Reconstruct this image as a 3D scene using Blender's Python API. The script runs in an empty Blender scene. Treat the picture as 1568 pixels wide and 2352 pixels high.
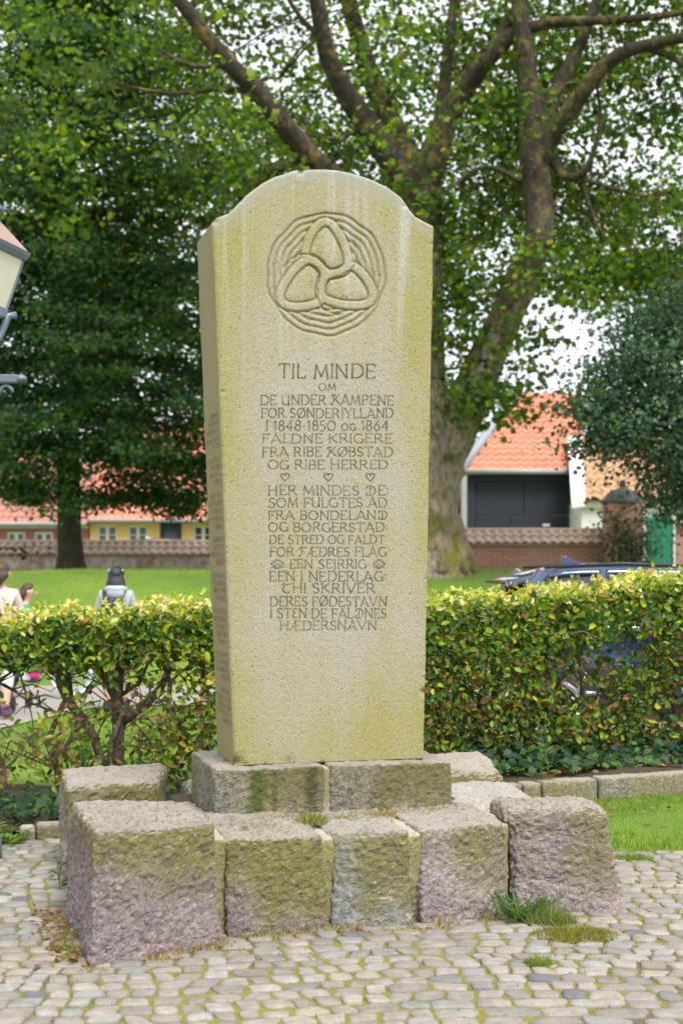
import bpy, bmesh, math, random
import numpy as np
from mathutils import Vector, Matrix, noise
R = math.radians
S = bpy.context.scene
COL = S.collection
random.seed(7)
rng = np.random.default_rng(11)

# ------------------------------------------------------------------ camera
F = 3267.0          # focal length in pixels of a 1568 x 2352 picture
CX, HY, EYE = 784.0, 1300.0, 1.6
cam = bpy.data.cameras.new('camera')
cam.lens = 50.0; cam.sensor_fit = 'VERTICAL'; cam.sensor_height = 36.0; cam.sensor_width = 24.0
cam.shift_y = (HY - 1176.0) / 2352.0
cam.clip_start = 0.1; cam.clip_end = 2000.0
cam.dof.use_dof = True; cam.dof.focus_distance = 6.9; cam.dof.aperture_fstop = 2.9
cam_o = bpy.data.objects.new('camera', cam); COL.objects.link(cam_o)
cam_o.location = (0, 0, EYE); cam_o.rotation_euler = (R(90), 0, 0)
S.camera = cam_o

# ------------------------------------------------------------------ sky and sun
SUN_EL, SUN_AZ = R(55), R(28)      # azimuth measured from -Y (behind the camera) towards +X
sun_dir = Vector((math.sin(SUN_AZ)*math.cos(SUN_EL), -math.cos(SUN_AZ)*math.cos(SUN_EL), math.sin(SUN_EL)))
W = bpy.data.worlds.new('World'); S.world = W; W.use_nodes = True
wn = W.node_tree; wn.nodes.clear()
sky = wn.nodes.new('ShaderNodeTexSky'); sky.sky_type = 'NISHITA'; sky.sun_disc = False
sky.sun_elevation = SUN_EL; sky.sun_rotation = math.atan2(sun_dir.x, sun_dir.y)
sky.dust_density = 4.0; sky.air_density = 1.0
tc = wn.nodes.new('ShaderNodeTexCoord')
cn = wn.nodes.new('ShaderNodeTexNoise'); cn.inputs['Scale'].default_value = 2.2; cn.inputs['Detail'].default_value = 5
cr = wn.nodes.new('ShaderNodeValToRGB')
cr.color_ramp.elements[0].position = 0.30; cr.color_ramp.elements[0].color = (7.6, 8.1, 8.9, 1)
cr.color_ramp.elements[1].position = 0.70; cr.color_ramp.elements[1].color = (11.0, 11.0, 11.0, 1)
mx = wn.nodes.new('ShaderNodeMixRGB'); mx.inputs['Fac'].default_value = 0.88
bg = wn.nodes.new('ShaderNodeBackground'); bg.inputs['Strength'].default_value = 0.105
wo = wn.nodes.new('ShaderNodeOutputWorld')
wn.links.new(tc.outputs['Generated'], cn.inputs['Vector']); wn.links.new(cn.outputs['Fac'], cr.inputs['Fac'])
wn.links.new(sky.outputs['Color'], mx.inputs['Color1']); wn.links.new(cr.outputs['Color'], mx.inputs['Color2'])
wn.links.new(mx.outputs['Color'], bg.inputs['Color']); wn.links.new(bg.outputs['Background'], wo.inputs['Surface'])
sl = bpy.data.lights.new('sun', 'SUN'); sl.energy = 2.6; sl.angle = R(22); sl.color = (1.0, 0.95, 0.87)
so = bpy.data.objects.new('sun', sl); COL.objects.link(so); so.location = (0, 0, 40)
so.rotation_euler = sun_dir.to_track_quat('Z', 'Y').to_euler()
S.view_settings.view_transform = 'Standard'; S.view_settings.look = 'None'
S.view_settings.exposure = 0.74; S.view_settings.gamma = 1.0; S.view_settings.use_curve_mapping = False
S.render.engine = 'CYCLES'
S.cycles.use_denoising = True
S.cycles.max_bounces = 7; S.cycles.diffuse_bounces = 3; S.cycles.glossy_bounces = 3
S.cycles.transmission_bounces = 4; S.cycles.transparent_max_bounces = 8
S.cycles.sample_clamp_indirect = 6.0

# ------------------------------------------------------------------ helpers: placing
def P(px, py, Y):
    "world point seen at picture position (px, py) at depth Y"
    return Vector(((px-CX)*Y/F, Y, EYE-(py-HY)*Y/F))
def G(px, py, z=0.0):
    Y = (EYE-z)*F/(py-HY)
    return Vector(((px-CX)*Y/F, Y, z))
TH = R(15); CT, ST = math.cos(TH), math.sin(TH)
BO = Vector((-1.0, 5.65, 0.0))
def UV(u, v, z=0.0):
    "frame of the monument: u along its front, v towards its back"
    return Vector((BO.x+u*CT-v*ST, BO.y+u*ST+v*CT, z))
def smooth(a, b, x):
    t = np.clip((x-a)/(b-a), 0, 1); return t*t*(3-2*t)
def ground_h(x, y):
    x = np.asarray(x, float); y = np.asarray(y, float)
    h = 1.53*smooth(18.4, 27.0, y+0.0*x)
    h = h - 0.5*smooth(-5.0, -12.0, x)*smooth(20, 30, y)
    h = h - 0.75*smooth(38.6, 43.0, y)
    return h

# ------------------------------------------------------------------ helpers: objects
def link(o, parent=None, **props):
    COL.objects.link(o)
    if parent is not None: o.parent = parent
    for k, v in props.items():
        if v: o[k] = v
    return o
def tag(o, label=None, category=None, group=None, kind=None):
    for k, v in (('label', label), ('category', category), ('group', group), ('kind', kind)):
        if v: o[k] = v
    return o
def empty(name, loc=(0, 0, 0), rz=0.0):
    o = bpy.data.objects.new(name, None); COL.objects.link(o); o.empty_display_size = 0.2
    o.location = loc; o.rotation_euler = (0, 0, rz); return o
def mesh_np(name, V, faces, mat, parent=None, smooth_=False, col=None, attrs=None):
    "faces: list of int arrays (n, k)"
    me = bpy.data.meshes.new(name)
    V = np.asarray(V, np.float32)
    me.vertices.add(len(V)); me.vertices.foreach_set('co', V.ravel())
    loops = np.concatenate([np.asarray(f, np.int32).ravel() for f in faces])
    tot = np.concatenate([np.full(len(f), f.shape[1], np.int32) for f in faces])
    st = np.concatenate([[0], np.cumsum(tot)[:-1]]).astype(np.int32)
    me.loops.add(len(loops)); me.loops.foreach_set('vertex_index', loops)
    me.polygons.add(len(tot)); me.polygons.foreach_set('loop_start', st)
    me.polygons.foreach_set('use_smooth', np.full(len(tot), smooth_))
    me.update(calc_edges=True); me.validate()
    if col is not None:
        a = me.color_attributes.new('Col', 'FLOAT_COLOR', 'POINT')
        c = np.ones((len(V), 4), np.float32); c[:, :3] = col
        a.data.foreach_set('color', c.ravel())
    for k, val in (attrs or {}).items():
        a = me.attributes.new(k, 'FLOAT', 'POINT'); a.data.foreach_set('value', np.asarray(val, np.float32))
    me.materials.append(mat)
    o = bpy.data.objects.new(name, me); COL.objects.link(o)
    if parent is not None: o.parent = parent
    return o
class MB:
    def __init__(s): s.v = []; s.f = []
    def add(s, v, f):
        n = len(s.v); s.v += [tuple(p) for p in v]; s.f += [tuple(i+n for i in q) for q in f]; return s
    def box(s, x0, x1, y0, y1, z0, z1, rot=None, loc=None):
        v = [Vector(p) for p in ((x0,y0,z0),(x1,y0,z0),(x1,y1,z0),(x0,y1,z0),(x0,y0,z1),(x1,y0,z1),(x1,y1,z1),(x0,y1,z1))]
        if rot is not None: v = [rot @ p for p in v]
        if loc is not None: v = [p+Vector(loc) for p in v]
        return s.add(v, [(3,2,1,0),(4,5,6,7),(0,1,5,4),(1,2,6,5),(2,3,7,6),(3,0,4,7)])
    def tube(s, pts, rad, n=10, cap=True, wob=0.0, seed=0, flat=None):
        pts = [Vector(p) for p in pts]; m = len(pts)
        if not hasattr(rad, '__len__'): rad = [rad]*m
        t0 = (pts[1]-pts[0]).normalized()
        ref = Vector((0, 0, 1)) if abs(t0.z) < 0.9 else Vector((0, 1, 0))
        a = t0.cross(ref).normalized(); vs = []
        for i, p in enumerate(pts):
            t = (pts[min(i+1, m-1)]-pts[max(i-1, 0)]).normalized()
            a = (a - t*a.dot(t)).normalized(); b = t.cross(a)
            for k in range(n):
                an = 2*math.pi*k/n
                d = a*math.cos(an)+b*math.sin(an)*(flat or 1.0)
                r = rad[i]
                if wob: r *= 1+wob*noise.noise(p*2.3+d*1.2+Vector((seed*3.1, 0, 0)))+0.4*wob*noise.noise(p*7+d*2.5)
                vs.append(p+d*r)
        fs = [(i*n+k, i*n+(k+1) % n, (i+1)*n+(k+1) % n, (i+1)*n+k) for i in range(m-1) for k in range(n)]
        if cap: fs += [tuple(range(n-1, -1, -1)), tuple((m-1)*n+k for k in range(n))]
        return s.add(vs, fs)
    def lathe(s, prof, n=20, loc=(0, 0, 0)):
        L = Vector(loc); vs = []
        for r, z in prof:
            for k in range(n):
                an = 2*math.pi*k/n; vs.append(L+Vector((r*math.cos(an), r*math.sin(an), z)))
        m = len(prof)
        fs = [(i*n+k, i*n+(k+1) % n, (i+1)*n+(k+1) % n, (i+1)*n+k) for i in range(m-1) for k in range(n)]
        fs += [tuple(range(n-1, -1, -1)), tuple((m-1)*n+k for k in range(n))]
        return s.add(vs, fs)
    def ellipsoid(s, c, r, nu=16, nv=10, rot=None, wob=0.0):
        vs = []; c = Vector(c)
        for j in range(nv+1):
            ph = -math.pi/2+math.pi*j/nv
            for i in range(nu):
                th = 2*math.pi*i/nu
                d = Vector((math.cos(ph)*math.cos(th), math.cos(ph)*math.sin(th), math.sin(ph)))
                k = 1+wob*noise.noise(d*3+c)
                p = Vector((d.x*r[0]*k, d.y*r[1]*k, d.z*r[2]*k))
                if rot is not None: p = rot @ p
                vs.append(c+p)
        fs = [(j*nu+i, j*nu+(i+1) % nu, (j+1)*nu+(i+1) % nu, (j+1)*nu+i) for j in range(nv) for i in range(nu)]
        return s.add(vs, fs)
    def torus(s, c, R_, r, n=28, m=8, axis='Y'):
        c = Vector(c); vs = []
        for i in range(n):
            a = 2*math.pi*i/n
            for j in range(m):
                b = 2*math.pi*j/m; q = R_+r*math.cos(b)
                x, z, y = q*math.cos(a), q*math.sin(a), r*math.sin(b)
                vs.append(c+(Vector((x, y, z)) if axis == 'Y' else Vector((x, z, y)) if axis == 'Z' else Vector((y, x, z))))
        fs = [(i*m+j, ((i+1) % n)*m+j, ((i+1) % n)*m+(j+1) % m, i*m+(j+1) % m) for i in range(n) for j in range(m)]
        return s.add(vs, fs)
    def prism(s, poly, d0, d1, axis='Y'):
        "poly in the plane, extruded between d0 and d1 along axis"
        def q(p, d): return (p[0], d, p[1]) if axis == 'Y' else (p[0], p[1], d) if axis == 'Z' else (d, p[0], p[1])
        n = len(poly)
        return s.add([q(p, d0) for p in poly]+[q(p, d1) for p in poly],
                     [tuple(range(n-1, -1, -1)), tuple(range(n, 2*n))]+[(i, (i+1) % n, n+(i+1) % n, n+i) for i in range(n)])
    def build(s, name, mat, parent=None, smooth_=False, bevel=0.0, seg=2):
        me = bpy.data.meshes.new(name); me.from_pydata(s.v, [], s.f)
        bm = bmesh.new(); bm.from_mesh(me)
        bmesh.ops.recalc_face_normals(bm, faces=bm.faces[:])
        if bevel:
            bmesh.ops.bevel(bm, geom=bm.edges[:], offset=bevel, segments=seg, affect='EDGES', profile=0.5)
        for f in bm.faces: f.smooth = smooth_
        bm.to_mesh(me); bm.free(); me.validate()
        me.materials.append(mat)
        o = bpy.data.objects.new(name, me); COL.objects.link(o)
        if parent is not None: o.parent = parent
        return o

# ------------------------------------------------------------------ helpers: materials
class M:
    def __init__(s, name):
        s.m = bpy.data.materials.new(name); s.m.use_nodes = True; s.t = s.m.node_tree; s.t.nodes.clear()
        s.out = s.n('ShaderNodeOutputMaterial')
    def n(s, typ, ins=None, **kw):
        nd = s.t.nodes.new(typ)
        for k, v in kw.items(): setattr(nd, k, v)
        for k, v in (ins or {}).items():
            if isinstance(v, bpy.types.NodeSocket): s.t.links.new(v, nd.inputs[k])
            else: nd.inputs[k].default_value = v
        return nd
    def obj(s): return s.n('ShaderNodeTexCoord').outputs['Object']
    def gen(s): return s.n('ShaderNodeNewGeometry').outputs['Position']
    def noise(s, scale, detail=4, rough=0.55, vec=None, dist=0.0):
        i = {'Scale': scale, 'Detail': detail, 'Roughness': rough, 'Distortion': dist}
        if vec is not None: i['Vector'] = vec
        return s.n('ShaderNodeTexNoise', i).outputs['Fac']
    def map(s, vec, scale=(1, 1, 1), loc=(0, 0, 0), rot=(0, 0, 0)):
        return s.n('ShaderNodeMapping', {'Vector': vec, 'Scale': scale, 'Location': loc, 'Rotation': rot}).outputs['Vector']
    def ramp(s, fac, stops, interp='LINEAR'):
        nd = s.n('ShaderNodeValToRGB', {'Fac': fac}); cr = nd.color_ramp; cr.interpolation = interp
        while len(cr.elements) < len(stops): cr.elements.new(0.5)
        for e, (p, c) in zip(cr.elements, stops):
            e.position = p; e.color = (c, c, c, 1) if not hasattr(c, '__len__') else (*c, 1)
        return nd.outputs['Color']
    def mix(s, fac, a, b, mode='MIX'):
        nd = s.n('ShaderNodeMixRGB', blend_type=mode)
        for k, v in (('Fac', fac), ('Color1', a), ('Color2', b)):
            if isinstance(v, bpy.types.NodeSocket): s.t.links.new(v, nd.inputs[k])
            else: nd.inputs[k].default_value = v if k == 'Fac' else ((*v, 1) if len(v) == 3 else v)
        return nd.outputs['Color']
    def math(s, op, a, b=0.0, clamp=False):
        nd = s.n('ShaderNodeMath', operation=op, use_clamp=clamp)
        for i, v in enumerate((a, b)):
            if isinstance(v, bpy.types.NodeSocket): s.t.links.new(v, nd.inputs[i])
            else: nd.inputs[i].default_value = v
        return nd.outputs['Value']
    def sep(s, v):
        nd = s.n('ShaderNodeSeparateXYZ', {'Vector': v}); return nd.outputs['X'], nd.outputs['Y'], nd.outputs['Z']
    def bump(s, h, strength=0.3, dist=0.01):
        return s.n('ShaderNodeBump', {'Height': h, 'Strength': strength, 'Distance': dist}).outputs['Normal']
    def bsdf(s, color, rough=0.8, normal=None, **kw):
        i = {'Base Color': color if isinstance(color, bpy.types.NodeSocket) else (*color, 1), 'Roughness': rough}
        if normal is not None: i['Normal'] = normal
        for k, v in kw.items(): i[k.replace('_', ' ')] = v
        return s.n('ShaderNodeBsdfPrincipled', i).outputs['BSDF']
    def done(s, sh): s.t.links.new(sh, s.out.inputs['Surface']); return s.m
def plain(name, c, rough=0.6, var=0.12, scale=6.0, bump=0.0, metal=0.0, **kw):
    m = M(name); v = m.obj()
    f = m.noise(scale, 5, 0.6, v)
    col = m.mix(f, tuple(x*(1-var) for x in c), tuple(min(1, x*(1+var)) for x in c))
    nr = m.bump(m.noise(scale*8, 3, 0.6, v), bump, 0.01) if bump else None
    return m.done(m.bsdf(col, rough, nr, Metallic=metal, **kw))
def attr_col(m): return m.n('ShaderNodeVertexColor', layer_name='Col').outputs['Color']
def leaf_mat(name, trans=0.35, rough=0.45, spec=0.4):
    m = M(name); c = attr_col(m)
    p = m.bsdf(c, rough, Specular_IOR_Level=spec)
    tcol = m.mix(1.0, c, (1.5, 1.45, 0.5), 'MULTIPLY')
    t = m.n('ShaderNodeBsdfTranslucent', {'Color': tcol}).outputs['BSDF']
    return m.done(m.n('ShaderNodeMixShader', {0: trans, 1: p, 2: t}).outputs['Shader'])

def unit(a): return a/np.maximum(1e-9, np.linalg.norm(a, axis=-1, keepdims=True))
LEAF_OVAL = (np.array([(0,0,0),(.36,.32,.06),(0,.36,-.04),(-.36,.32,.06),(.3,.7,.07),(0,.7,-.04),(-.3,.7,.07),(0,1,0)]),
             [np.array([(0,1,2),(0,2,3),(5,4,7),(5,7,6)]), np.array([(2,1,4,5),(3,2,5,6)])])
LEAF_HEX = (np.array([(0,0,0),(.5,.45,.1),(0,1,0),(-.5,.45,.1)]), [np.array([(0,1,2),(0,2,3)])])
LEAF_MAPLE = (np.array([(0,0,0),(.5,.12,.03),(.34,.42,.05),(.52,.72,.0),(.17,.66,.04),(0,1,-.03),(-.17,.66,.04),(-.52,.72,.0),(-.34,.42,.05),(-.5,.12,.03)]),
              [np.array([(0,1,2),(2,3,4),(4,5,6),(6,7,8),(8,9,0)]), np.array([(0,2,4,8)]), np.array([(4,6,8)])])
BLADE = (np.array([(-.5,0,0),(.5,0,0),(.32,.55,.03),(-.32,.55,.03),(0,1,.12)]), [np.array([(0,1,2,3)]), np.array([(3,2,4)])])
def leaves(name, pos, axis, nrm, length, width, col, mat, shape=LEAF_HEX, parent=None):
    pos = np.asarray(pos, float); axis = unit(np.asarray(axis, float)); nrm = np.asarray(nrm, float)
    side = unit(np.cross(axis, nrm)); nrm = np.cross(side, axis)
    T, FS = shape; k = len(T); n = len(pos)
    L = np.asarray(length, float).reshape(-1, 1, 1)*np.ones((n, 1, 1)); Wd = np.asarray(width, float).reshape(-1, 1, 1)*np.ones((n, 1, 1))
    V = pos[:, None, :] + side[:, None, :]*(T[None, :, 0:1]*Wd) + axis[:, None, :]*(T[None, :, 1:2]*L) + nrm[:, None, :]*(T[None, :, 2:3]*L)
    off = (np.arange(n)*k)[:, None, None]
    faces = [(f[None]+off).reshape(-1, f.shape[1]) for f in FS]
    c = np.repeat(np.asarray(col, float), k, axis=0)
    return mesh_np(name, V.reshape(-1, 3), faces, mat, parent, False, c)
def pick(n, cols, weights, jit=0.15):
    cols = np.array(cols, float); w = np.array(weights, float); w /= w.sum()
    c = cols[rng.choice(len(cols), n, p=w)]
    return np.clip(c*(1+jit*rng.standard_normal((n, 1)))*(1+0.06*rng.standard_normal((n, 3))), 0.002, 0.9)
def rand_dirs(n): return unit(rng.standard_normal((n, 3)))
# ------------------------------------------------------------------ ground
def mat_lawn():
    m = M('lawn_grass'); p = m.gen()
    a = m.noise(0.35, 5, 0.6, p); b = m.noise(9.0, 4, 0.7, p); c = m.noise(70.0, 3, 0.7, p)
    col = m.ramp(a, [(0.36, (0.095, 0.19, 0.012)), (0.52, (0.175, 0.285, 0.018)), (0.75, (0.25, 0.33, 0.03))])
    col = m.mix(m.math('MULTIPLY', m.ramp(b, [(0.35, 0), (0.7, 1)]), 0.55), col, (0.085, 0.19, 0.010))
    col = m.mix(m.math('MULTIPLY', m.ramp(c, [(0.5, 0), (0.75, 1)]), 0.45), col, (0.21, 0.29, 0.04))
    return m.done(m.bsdf(col, 0.9, m.bump(c, 0.8, 0.04)))
def mat_path():
    m = M('path_gravel'); p = m.gen()
    a = m.noise(1.2, 5, 0.6, p); b = m.noise(60, 3, 0.7, p)
    col = m.mix(a, (0.26, 0.235, 0.21), (0.36, 0.335, 0.31)); col = m.mix(m.math('MULTIPLY', b, 0.4), col, (0.16, 0.14, 0.12))
    return m.done(m.bsdf(col, 0.95, m.bump(b, 0.5, 0.01)))
def mat_joint():
    m = M('moss_and_sand'); p = m.gen()
    a = m.noise(1.3, 5, 0.65, p); b = m.noise(26, 5, 0.7, p); c = m.noise(140, 3, 0.7, p)
    soil = m.mix(c, (0.075, 0.06, 0.042), (0.20, 0.165, 0.115))
    moss = m.mix(c, (0.13, 0.13, 0.012), (0.38, 0.355, 0.045))
    f = m.math('ADD', m.math('MULTIPLY', a, 0.9), m.math('MULTIPLY', b, 0.8))
    col = m.mix(m.ramp(f, [(0.66, 0), (0.86, 1)]), soil, moss)
    return m.done(m.bsdf(col, 0.95, m.bump(m.math('ADD', b, c), 0.8, 0.02)))
def mat_cobble():
    m = M('cobblestone'); p = m.gen(); c = attr_col(m)
    a = m.noise(14, 4, 0.6, p); b = m.noise(180, 3, 0.75, p)
    col = m.mix(m.ramp(a, [(0.35, 0), (0.65, 0.8)]), c, m.mix(1.0, c, (0.60, 0.57, 0.52), 'MULTIPLY'))
    col = m.mix(m.ramp(m.noise(2.3, 5, 0.7, p), [(0.48, 0), (0.72, 0.40)]), col, (0.22, 0.19, 0.145))
    col = m.mix(m.math('MULTIPLY', m.ramp(b, [(0.42, 1), (0.55, 0)]), 0.5), col, (0.11, 0.10, 0.095))
    col = m.mix(m.math('MULTIPLY', m.ramp(m.noise(240, 3, 0.75, p), [(0.56, 0), (0.66, 1)]), 0.5), col, (0.46, 0.43, 0.39))
    col = m.mix(m.math('MULTIPLY', m.ramp(m.noise(3.1, 5, 0.65, p), [(0.56, 0), (0.72, 1)]), 0.35), col, (0.30, 0.28, 0.13))
    return m.done(m.bsdf(col, 0.75, m.bump(m.math('ADD', a, m.math('MULTIPLY', b, 0.6)), 0.8, 0.010)))
def mat_soil():
    m = M('bed_soil'); p = m.gen(); a = m.noise(8, 6, 0.7, p); b = m.noise(60, 4, 0.7, p)
    col = m.mix(a, (0.045, 0.032, 0.02), (0.13, 0.095, 0.06)); col = m.mix(m.math('MULTIPLY', b, 0.5), col, (0.19, 0.13, 0.075))
    return m.done(m.bsdf(col, 1.0, m.bump(m.math('ADD', a, b), 1.0, 0.05)))
LAWN, PATH, JOINT, COBBLE, SOIL = mat_lawn(), mat_path(), mat_joint(), mat_cobble(), mat_soil()

def sheet(name, xs, ys, zf, mat, kind='structure'):
    X, Y = np.meshgrid(xs, ys); Z = zf(X, Y)
    nx, ny = len(xs), len(ys)
    i = (np.arange(ny-1)[:, None]*nx+np.arange(nx-1)[None]).ravel()
    o = mesh_np(name, np.stack([X.ravel(), Y.ravel(), Z.ravel()], 1), [np.stack([i, i+1, i+1+nx, i+nx], 1)], mat, None, True)
    o['kind'] = kind; return o
xs = np.unique(np.concatenate([np.linspace(-420, -25, 20), np.linspace(-25, 25, 70), np.linspace(25, 420, 20)]))
ys = np.unique(np.concatenate([np.linspace(-80, 2, 12), np.linspace(2, 50, 110), np.linspace(50, 700, 26)]))
sheet('ground', xs, ys, lambda x, y: ground_h(x, y)-0.03*(1-smooth(9.5, 11.5, y)), LAWN)
def path_near(x): return 13.3+2.9*smooth(-3.6, -2.6, x)*(1-smooth(0.0, 1.0, x))
xs = np.linspace(-40, 40, 320); Xq, Tq = np.meshgrid(xs, np.linspace(0, 1, 12)); Yq = path_near(Xq)+0.05*np.sin(Xq*3.1)+(18.7-path_near(Xq))*Tq
i = (np.arange(11)[:, None]*320+np.arange(319)[None]).ravel()
o = mesh_np('path', np.stack([Xq.ravel(), Yq.ravel(), (ground_h(Xq, Yq)+0.018).ravel()], 1), [np.stack([i, i+1, i+321, i+320], 1)], PATH, None, True); o['kind'] = 'structure'
def kerb_y(x): return 8.98+0.385*x
# paved forecourt: a sheet of moss and sand with a cobble mesh on it
def paving_edge(x):      # far edge of the cobbles
    return np.where(x < 1.0, np.minimum(kerb_y(np.minimum(x, 1.0)), 9.4), 7.95+0.02*x)
xs = np.linspace(-9, 9, 120); t = np.linspace(0, 1, 40)
Xp, Tp = np.meshgrid(xs, t); Yp = -6+(paving_edge(Xp)+0.03+6)*Tp
i = (np.arange(39)[:, None]*120+np.arange(119)[None]).ravel()
o = mesh_np('paving_bed', np.stack([Xp.ravel(), Yp.ravel(), np.full(Xp.size, 0.0)], 1), [np.stack([i, i+1, i+121, i+120], 1)], JOINT, None, True)
o['kind'] = 'structure'

def cobbles():
    V, Fq, Ft, C = [], [], [], []
    pal = [(0.375,0.345,0.30),(0.385,0.37,0.345),(0.35,0.35,0.345),(0.425,0.395,0.345),(0.365,0.32,0.285),(0.295,0.30,0.305),(0.40,0.36,0.315)]
    wts = [3, 3, 2, 3, 2, 0.8, 2]
    cnt = 0; n = 20
    def bend(x): return 0.16*math.sin(0.85*x+0.7)+0.03*math.sin(2.9*x)
    v = 3.2; row = 0
    while v < 9.6:
        rw = random.uniform(0.090, 0.116)
        x = -4.3+random.random()*0.1
        while x < 4.4:
            ln = random.uniform(0.076, 0.132)
            if random.random() < 0.06: ln *= 1.35
            if v < 5.0 and x > 0.25: ln *= 1.6
            xc = x+ln/2; x += ln+0.003
            yc = v+rw/2+bend(xc)+random.uniform(-0.008, 0.008)
            if yc > float(paving_edge(np.array(xc)))-0.05: continue
            ru, rv = (xc+1.0)*CT+(yc-5.65)*ST, -(xc+1.0)*ST+(yc-5.65)*CT
            if 0.12 < ru < 2.3 and 0.5 < rv < 1.7: continue
            g = random.uniform(0.001, 0.006)
            hx, hy = ln/2-g, rw/2-g*random.uniform(0.8, 1.5)
            sl = math.atan((bend(xc+0.05)-bend(xc-0.05))/0.1)+random.gauss(0, 0.06)
            e = random.uniform(4.5, 9.0); dz = random.gauss(0.002, 0.0022); tx, ty = random.gauss(0, 0.03), random.gauss(0, 0.03)
            jit = [random.uniform(0.92, 1.05) for _ in range(n)]
            sk = random.uniform(-0.28, 0.28); kp = random.uniform(-0.22, 0.22)
            b = len(V)
            cc = Vector(random.choices(pal, wts)[0])*random.uniform(0.70, 1.12)
            if random.random() < 0.012: cc = Vector((0.14, 0.15, 0.18))
            for sc, z in ((1.0, -0.02), (0.99, -0.001), (0.94, 0.0050), (0.6, 0.0066)):
                for k in range(n):
                    a = 2*math.pi*(k+0.5)/n; ca, sa = math.cos(a), math.sin(a)
                    r = (abs(ca)**e+abs(sa)**e)**(-1/e)
                    px, py = ca*r*hx*sc*jit[k]*(1+kp*sa), sa*r*hy*sc*jit[k]
                    px += sk*py
                    qx, qy = px*math.cos(sl)-py*math.sin(sl), px*math.sin(sl)+py*math.cos(sl)
                    V.append((xc+qx, yc+qy, max(z+dz+tx*qx+ty*qy, -0.02) if z > -0.02 else -0.02)); C.append(cc)
            V.append((xc, yc, 0.0069+dz)); C.append(cc)
            for rr in range(3):
                for k in range(n): Fq.append((b+rr*n+k, b+rr*n+(k+1) % n, b+(rr+1)*n+(k+1) % n, b+(rr+1)*n+k))
            for k in range(n): Ft.append((b+3*n+k, b+3*n+(k+1) % n, b+4*n))
        v += rw; row += 1
    o = mesh_np('cobblestone_paving', np.array(V), [np.array(Fq), np.array(Ft)], COBBLE, None, True, np.array(C))
    o['kind'] = 'structure'
cobbles()

# planting bed under the hedge, raised behind its kerb
xs = np.linspace(-6, 6, 90); ts = np.linspace(0, 1, 16)
Xb, Tb = np.meshgrid(xs, ts); Yb = kerb_y(Xb)+0.10+Tb*(2.3-0.0*Xb)
Zb = 0.05+0.07*smooth(0.2, 2.5, Xb)+0.03*np.sin(Xb*5+Yb*7)*np.sin(Tb*np.pi)-0.15*smooth(0.8, 1.0, Tb)
i = (np.arange(15)[:, None]*90+np.arange(89)[None]).ravel()
o = mesh_np('planting_bed', np.stack([Xb.ravel(), Yb.ravel(), Zb.ravel()], 1), [np.stack([i, i+1, i+91, i+90], 1)], SOIL, None, True)
o['kind'] = 'structure'

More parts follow.
